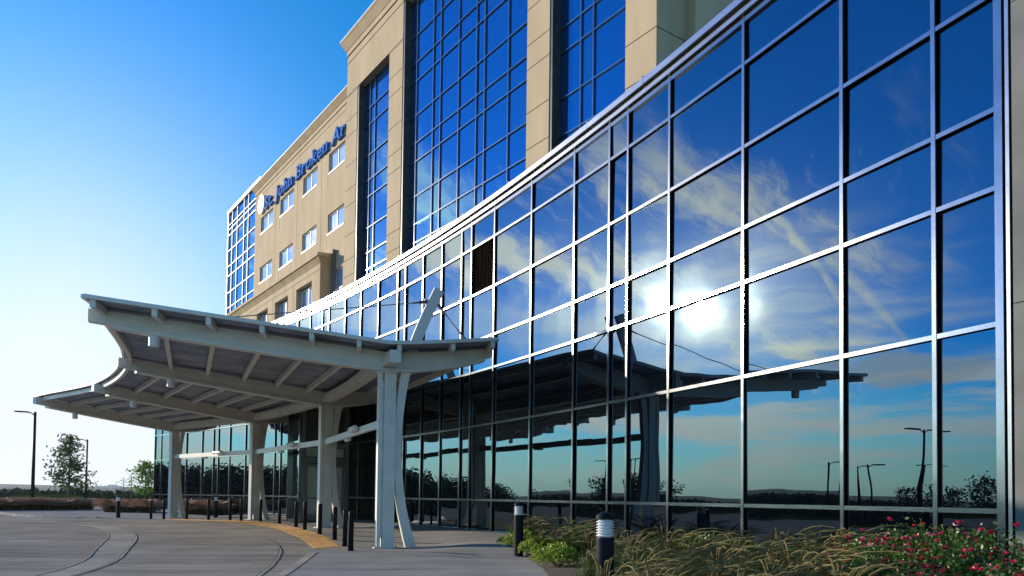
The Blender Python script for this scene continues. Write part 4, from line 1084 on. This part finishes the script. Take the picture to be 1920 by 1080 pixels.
tA.location = (p.x, p.y, p.z-1.0); tag(tA, 'slender conical green tree standing alone beyond the hedge between the two street lamps', 'tree')
p = at_px(272, 930, 70); tB = tree('small_tree', 4.0, 2.6, 5, nl=1200, leaf=.15, mat='leafB', trunk_h=.2, shape='round'); tB.location = (p.x, p.y, p.z-.6); tag(tB, 'small bright green leafy tree beside the left end of the glass wall', 'tree')
p = at_px(246, 930, 90); tC = tree('bare_tree', 3.9, 3.4, 8, nl=200, leaf=.09, mat='leafA', trunk_h=.1, shape='round'); tC.location = (p.x, p.y, p.z-.9); tag(tC, 'thin nearly bare young tree left of the small bright green one', 'tree')
p = at_px(231, 930, 98); tD = tree('bare_tree', 3.4, 2.6, 9, nl=120, leaf=.08, mat='leafA', trunk_h=.1, shape='round'); tD.location = (p.x, p.y, p.z-.9); tag(tD, 'thinnest bare young tree, leftmost of the two bare ones', 'tree')
# trees across the car park that show in the mirror glass
protoR = [tree('parking_tree', 5.0, 4.0, 21+k, nl=950, leaf=.19, mat='leafC', trunk_h=.30, shape='round') for k in range(3)]
used = [False]*3
def place_tree(k, x, y, sc, label, group):
    z = zt_(x, y)
    if not used[k]: t = protoR[k]; t.location = (x, y, z); t.scale = (sc,)*3; used[k] = True; tag(t, label, 'tree', group)
    else: t = dup(protoR[k], (x, y, z), k*1.3+x, sc, label, group)
    return t
rowlab = 'dark round tree in the row across the driveway, mirrored in the glass behind the columns'
rr = random.Random(4)
for k in range(11):
    px_ = 300+k*27
    if 462 < px_ < 490: continue
    q = mirror_at(px_, 905, 46+rr.uniform(-3,3)); place_tree(k % 3, q.x, q.y, rr.uniform(.82,1.05), rowlab, 'row of trees mirrored behind the columns')
for k, (px_, dd, sc, lab) in enumerate([(795, 78, .9, 'tree mirrored in the glass just right of the nearest column'), (838, 82, 1.1, 'broad tree mirrored in the glass under the canopy'), (858, 80, .85, 'tree mirrored beside the second column reflection'), (1126, 62, .85, 'tree mirrored left of the narrow pane with spreading branches'), (1160, 66, .8, 'tree mirrored in the narrow pane'), (1200, 60, .8, 'tree mirrored behind the nearest column reflection'), (1712, 72, .7, 'low bushy tree mirrored below the double lamp'), (1800, 80, .8, 'square topped tree mirrored in the last glass bay'), (1862, 70, .9, 'tall loose tree mirrored at the right end of the glass')]):
    q = mirror_at(px_, 905, dd); place_tree(k % 3, q.x, q.y, sc, lab, None)
# far woods as one mass
mb = MB(); rnd = random.Random(12)
for k in range(2600):
    a = radians(rnd.uniform(-100, -12)); r = rnd.uniform(150, 330); x, y = sin(a)*r, cos(a)*r
    z = terr(x, y); hh = rnd.uniform(2.2, 4.2)*(r/240)**.5
    for q in range(7): leafquad(mb, Vector((x+rnd.gauss(0,1.6), y+rnd.gauss(0,1.6), z+hh*rnd.uniform(.1,1))), rnd.uniform(.8,1.5), rnd)
tag(mb.build('distant_woods', M['wood']), 'dark line of distant woods along the horizon', 'woods', kind='stuff')
# far city towers
for px_, yt, wd, lab in ((186, 913, 42, 'pale distant tower block, left of the far skyline pair'), (195, 914, 26, 'narrow pale distant tower between the two wider ones'), (211, 911, 60, 'widest pale distant tower block on the far skyline')):
    p = at_px(px_, yt, 3000); t = MB(); zb = terr(p.x, p.y)-6; t.cbox((0,0,0), wd, 30, p.z-zb, .3); t.cbox((0,0,p.z-zb), wd*.5, 14, 5, .3)
    for q in range(8): t.cbox((0,0,6+q*(p.z-zb-10)/8), wd+.8, 30.8, 1.4, .3, M['darkmetal']) if False else None
    o = t.build('distant_tower', M['farbld']); o.location = (p.x, p.y, zb); tag(o, lab, 'building')

# ------------------------------------------------------------------ grasses, shrubs
def grass_clump(kind, seed, h=.75, r=.55, nb=150, npl=34, lean=(.35,0), bm='blade', pm='plume', bw=.006, pw=.013):
    rnd = random.Random(seed); t = empty(kind)
    bl = MB()
    for k in range(nb):
        a = rnd.uniform(0, 2*pi); rr_ = r*.25*sqrt(rnd.random()); x, y = cos(a)*rr_, sin(a)*rr_; L = h*rnd.uniform(.4,.85); out = r*rnd.uniform(.35,1.0); sd = Vector((-sin(a), cos(a), 0))*bw*rnd.uniform(.7,1.4)
        pts = []
        for q in range(5):
            s = q/4; pts.append(Vector((x+cos(a)*out*s**1.6+lean[0]*s*s*h, y+sin(a)*out*s**1.6+lean[1]*s*s*h, L*(s-.42*s**2.6))))
        vs = []
        for q, p in enumerate(pts): w = sd*(1-q/4.3); vs += [p-w, p+w]
        bl.add(vs, [(2*q, 2*q+1, 2*q+3, 2*q+2) for q in range(4)])
    bl.build('blades', M[bm], t)
    pl = MB()
    for k in range(npl):
        a = rnd.uniform(0, 2*pi); out = r*rnd.uniform(.5,1.25); L = h*rnd.uniform(.7,1.35); pts = []
        for q in range(9):
            s = q/8; pts.append(Vector((cos(a)*out*s**1.7+lean[0]*1.2*s*s*h, sin(a)*out*s**1.7+lean[1]*s*s*h, L*(s-.45*s**2.8))))
        rad = [.0018,.0018,.0018,.0018,pw*.5,pw,pw,pw*.75,pw*.2]; pl.tube(pts, rad, 5, cap=False)
        for q in range(26):   # bristles
            s = rnd.uniform(.5,.98); i = int(s*8); p = pts[i].lerp(pts[min(8,i+1)], s*8-i); d = (pts[min(8,i+1)]-pts[i]).normalized()
            e = (d+Vector((rnd.gauss(0,.6), rnd.gauss(0,.6), rnd.gauss(0,.6)))).normalized()*pw*2.2; sdv = Vector((rnd.gauss(0,1), rnd.gauss(0,1), rnd.gauss(0,1))).normalized()*.0016
            pl.add([p-sdv, p+sdv, p+e], [(0,1,2)])
    pl.build('plumes', M[pm], t)
    return t
def scatter(protos, spots, labf, cat, group, rs=1):
    u = [False]*len(protos); rnd = random.Random(rs)
    for i, (x, y, sc) in enumerate(spots):
        k = i % len(protos); z = gbed(x, y)-.01
        lab = labf(i, x, y)
        if not u[k]: o = protos[k]; u[k] = True; o.location = (x, y, z); o.scale = (sc,)*3; o.rotation_euler = (0,0,rnd.uniform(-.7,.7)); tag(o, lab, cat, group)
        else: o = dup(protos[k], (x, y, z), rnd.uniform(-.7,.7), sc, lab, group); o['category'] = cat
# foreground fountain grass
gp4 = [grass_clump('plume_plant', 100+k, h=.92, r=.55, nb=560, npl=30, lean=(.38,-.05), bw=.0036, pw=.0092) for k in range(4)]
spots = []; rnd = random.Random(2)
for i in range(150):
    px_ = rnd.uniform(1090, 1600); py_ = 0
    Y = rnd.uniform(5.4, 11.5); X = (px_-960)/1425*Y
    # inside the bed, clear of other clumps and of the light bollard
    if X < .95+.1*max(0, Y-10): continue
    wx = arc(on_arc(px_, 700)).x
    if any(hypot(X-a, Y-b) < .58 for a, b, _ in spots): continue
    if hypot(X-1.02, Y-8.3) < .42 or Y > arc(on_arc(px_, 700)).y-.7: continue
    spots.append((X, Y, rnd.uniform(.8,1.05)))
for X, Y in ((.62,15.6),(.45,17.0),(1.45,14.6),(1.3,16.2),(.1,18.4),(1.75,12.4),(.95,14.9)): spots.append((X, Y, rnd.uniform(.85,1.05)))
scatter(gp4, spots, lambda i,x,y: 'clump of fountain grass with arching tan plumes in the mulch bed before the glass wall', 'plant', 'fountain grasses in the foreground bed')
print('foreground clumps', len(spots))
# russet hedge of grass beyond the drive, clump by the left column, clump between the columns
gr3 = [grass_clump('plume_plant', 200+k, h=1.05, r=.8, nb=150, npl=70, lean=(.15,0), bm='bladeR', pm='plumeR', bw=.014, pw=.032) for k in range(3)]
sp2 = []
def rowpx(a, b, n, dep, off=0):
    for i in range(n):
        for j in range(dep):
            f = (i+rnd.random()*.8)/n; px_ = a[0]+(b[0]-a[0])*f; py_ = a[1]+(b[1]-a[1])*f
            x, y = gp(px_, py_); d = hypot(x, y); x, y = x*(1+(j*1.3+.3)/d), y*(1+(j*1.3+.3)/d); sp2.append((x, y, rnd.uniform(.8,1.1)))
rowpx((-60,957.5),(175,956), 24, 2); rowpx((196,960.5),(288,962), 9, 2); rowpx((350,964.5),(428,966), 8, 2)
def zhedge(i, x, y): return 'clump of russet plumed grass in the hedge like bed beyond the driveway' 
u3 = [False]*3
for i, (x, y, sc) in enumerate(sp2):
    k = i % 3; z = g(x, y)-.02
    if i < 48: lab, grp = 'clump of russet plumed grass in the long bed beyond the driveway at far left', 'russet grasses in the long far bed'
    elif i < 66: lab, grp = 'clump of russet plumed grass just left of the farthest column pair', 'russet grasses left of the farthest columns'
    else: lab, grp = 'clump of russet plumed grass before the glass between the two farthest column pairs', 'russet grasses between the farthest columns'
    if not u3[k]: o = gr3[k]; u3[k] = True; o.location = (x, y, z); o.scale = (sc,)*3; tag(o, lab, 'plant', grp)
    else: o = dup(gr3[k], (x, y, z), rnd.uniform(0,6), sc, lab, grp)
    o['category'] = 'plant'
# low shrubs
def shrub(kind, seed, r, h, n, leaf, mat, flowers=0, fm=None):
    rnd = random.Random(seed); t = empty(kind); st = MB(); lf = MB(); tips = []
    for k in range(26):
        a = rnd.uniform(0, 2*pi); e = rnd.random(); p = Vector((cos(a)*r*e*.9, sin(a)*r*e*.9, h*(1-.35*e*e)*rnd.uniform(.7,1.02))); st.tube([(cos(a)*.03, sin(a)*.03, -.03), p*.6+Vector((0,0,.02)), p], [.006,.004,.002], 4); tips.append(p)
    st.build('stems', M['bark'], t)
    for k in range(n):
        a = rnd.uniform(0, 2*pi); e = sqrt(rnd.random()); zc = h*sqrt(max(0, 1-(e*.95)**2)); f = rnd.random()**.45
        bumpy = 1+.18*sin(a*3+seed)+.12*sin(a*7+e*9)
        c = Vector((cos(a)*r*e*bumpy, sin(a)*r*e*bumpy, .03+zc*f*(1+.12*sin(a*5+e*11))))
        leafquad(lf, c, leaf*rnd.uniform(.6,1.3), rnd)
    lf.build('foliage', M[mat], t)
    for k in range(flowers):
        a = rnd.uniform(0, 2*pi); e = sqrt(rnd.random())*.98; zc = h*sqrt(max(0, 1-(e*.95)**2)); c = Vector((cos(a)*r*e, sin(a)*r*e, .06+zc*rnd.uniform(.7,1.1)))
        fl = MB(); R_ = rnd.uniform(.022,.036)
        for q in range(7):
            b = q*2*pi/7+rnd.random()*.5; tl = Vector((cos(b), sin(b), rnd.uniform(.2,2.2)))+Vector((.0,-.7,0)); tl.normalize(); sd = Vector((-sin(b), cos(b), 0))*R_*.6
            fl.add([c, c+tl*R_*.7-sd, c+tl*R_*1.2, c+tl*R_*.7+sd], [(0,1,2,3)])
        fl.build('flower', M['petal2'] if rnd.random() < .14 else M['petal'], t)
    return t
sh = [shrub('lime_shrub', 300+k, .40, .34, 2300, .024, 'leafY') for k in range(2)]
for i, (px_, py_, sc, lab) in enumerate([(982,1030,1.0,'lime green mounded shrub on the walkway edge, farthest of the three'), (1012,1046,1.05,'lime green mounded shrub in the middle of the three at the walkway edge'), (1047,1066,1.0,'largest lime green mounded shrub, nearest at the walkway corner')]):
    x, y = gp(px_, py_); loc = (x, y, gbed(x, y))
    if i < 2: o = sh[i]; o.location = loc; o.scale = (sc,)*3; tag(o, lab, 'shrub', 'lime shrubs at the walkway edge')
    else: o = dup(sh[0], loc, 2, sc, lab, 'lime shrubs at the walkway edge')
x, y = gp(950, 1020); o = dup(sh[1], (x, y, gbed(x, y)-.05), 1, .55, 'tiny yellowish shrub at the pointed tip of the bed', 'lime shrubs at the walkway edge')
o = shrub('green_shrub', 320, .45, .48, 2200, .024, 'leafB'); x, y = gp(1088, 1040); o.location = (x, y, gbed(x, y)); tag(o, 'upright bright green shrub just left of the nearest bollard light', 'shrub')
rb = [shrub('rose_bush', 330+k, .62, .74, 4200, .021, 'leafD', flowers=80) for k in range(2)]
rs_ = [(1640,7.9,.95,'pink rose bush at the left end of the rose group'), (1715,7.8,1.12,'pink rose bush in the middle of the group before the glass'), (1785,7.2,1.08,'pink rose bush right of the middle mullion'), (1850,7.0,1.1,'tallest pink rose bush near the right edge'), (1890,5.9,.8,'nearest pink rose bush in the lower right corner'), (1745,5.9,.7,'low pink rose bush at the bottom edge')]
for i, (px_, Y, sc, lab) in enumerate(rs_):
    X = (px_-960)/1425*Y; loc = (X, Y, gbed(X, Y)-.02)
    if i < 2: o = rb[i]; o.location = loc; o.scale = (sc,)*3; tag(o, lab, 'rose bush', 'rose bushes in the foreground bed')
    else: o = dup(rb[i % 2], loc, i*1.1, sc, lab, 'rose bushes in the foreground bed')
gs = [shrub('green_shrub', 340+k, .45, .42, 2400, .024, 'leafD') for k in range(2)]
for i, (px_, Y, sc) in enumerate([(1600,8.2,1),(1560,9.3,1.0),(1660,8.8,.9),(1300,12.2,1.0),(1390,10.9,1.0),(1240,13,.9),(1560,6.1,.8),(1500,10.2,1.0),(1450,10.4,1.0),(1330,11.6,1.1),(1620,9.0,1.2),(1540,8.4,1.0),(1660,5.6,.8),(1780,5.4,.8)]):
    X = (px_-960)/1425*Y; loc = (X, Y, gbed(X, Y)-.02); lab = 'low leafy green shrub growing between the fountain grasses and the glass wall'
    if i < 2: o = gs[i]; o.location = loc; tag(o, lab, 'shrub', 'low green shrubs among the grasses')
    else: o = dup(gs[i % 2], loc, i, sc, lab, 'low green shrubs among the grasses')
    o['category'] = 'shrub'

# ------------------------------------------------------------------ air
hm, nt, out = newmat('haze_air'); pv = nt.nodes.new('ShaderNodeVolumePrincipled'); pv.inputs['Density'].default_value = .0001; pv.inputs['Color'].default_value = (.86, .93, 1, 1); pv.inputs['Anisotropy'].default_value = .3
nt.links.new(pv.outputs[0], out.inputs['Volume'])
mb = MB(); mb.obox((-5400,-5400,-16), (10800,0,0), (0,10800,0), (0,0,86)); tag(mb.build('haze', hm), kind='stuff')

# ------------------------------------------------------------------ camera and render
cam = bpy.data.cameras.new('camera'); co = bpy.data.objects.new('camera', cam); COL.objects.link(co); scene.camera = co
m = Matrix((RT, UP, -_f)).transposed().to_4x4(); m.translation = CAM; co.matrix_world = m
cam.sensor_width = 36; cam.lens = FPX/1920*36; cam.shift_y = (CY-540)/1920; cam.clip_end = 20000; cam.clip_start = .05
scene.view_settings.view_transform = 'Standard'; scene.view_settings.look = 'None'; scene.view_settings.exposure = .6; scene.view_settings.gamma = 1
scene.render.engine = 'CYCLES'
cy = scene.cycles; cy.use_denoising = True; cy.caustics_reflective = False; cy.caustics_refractive = False; cy.sample_clamp_indirect = 8; cy.max_bounces = 8; cy.glossy_bounces = 5; cy.diffuse_bounces = 3; cy.transparent_max_bounces = 4
try: cy.denoiser = 'OPENIMAGEDENOISE'
except Exception: pass
scene.render.resolution_x = 1024; scene.render.resolution_y = 576
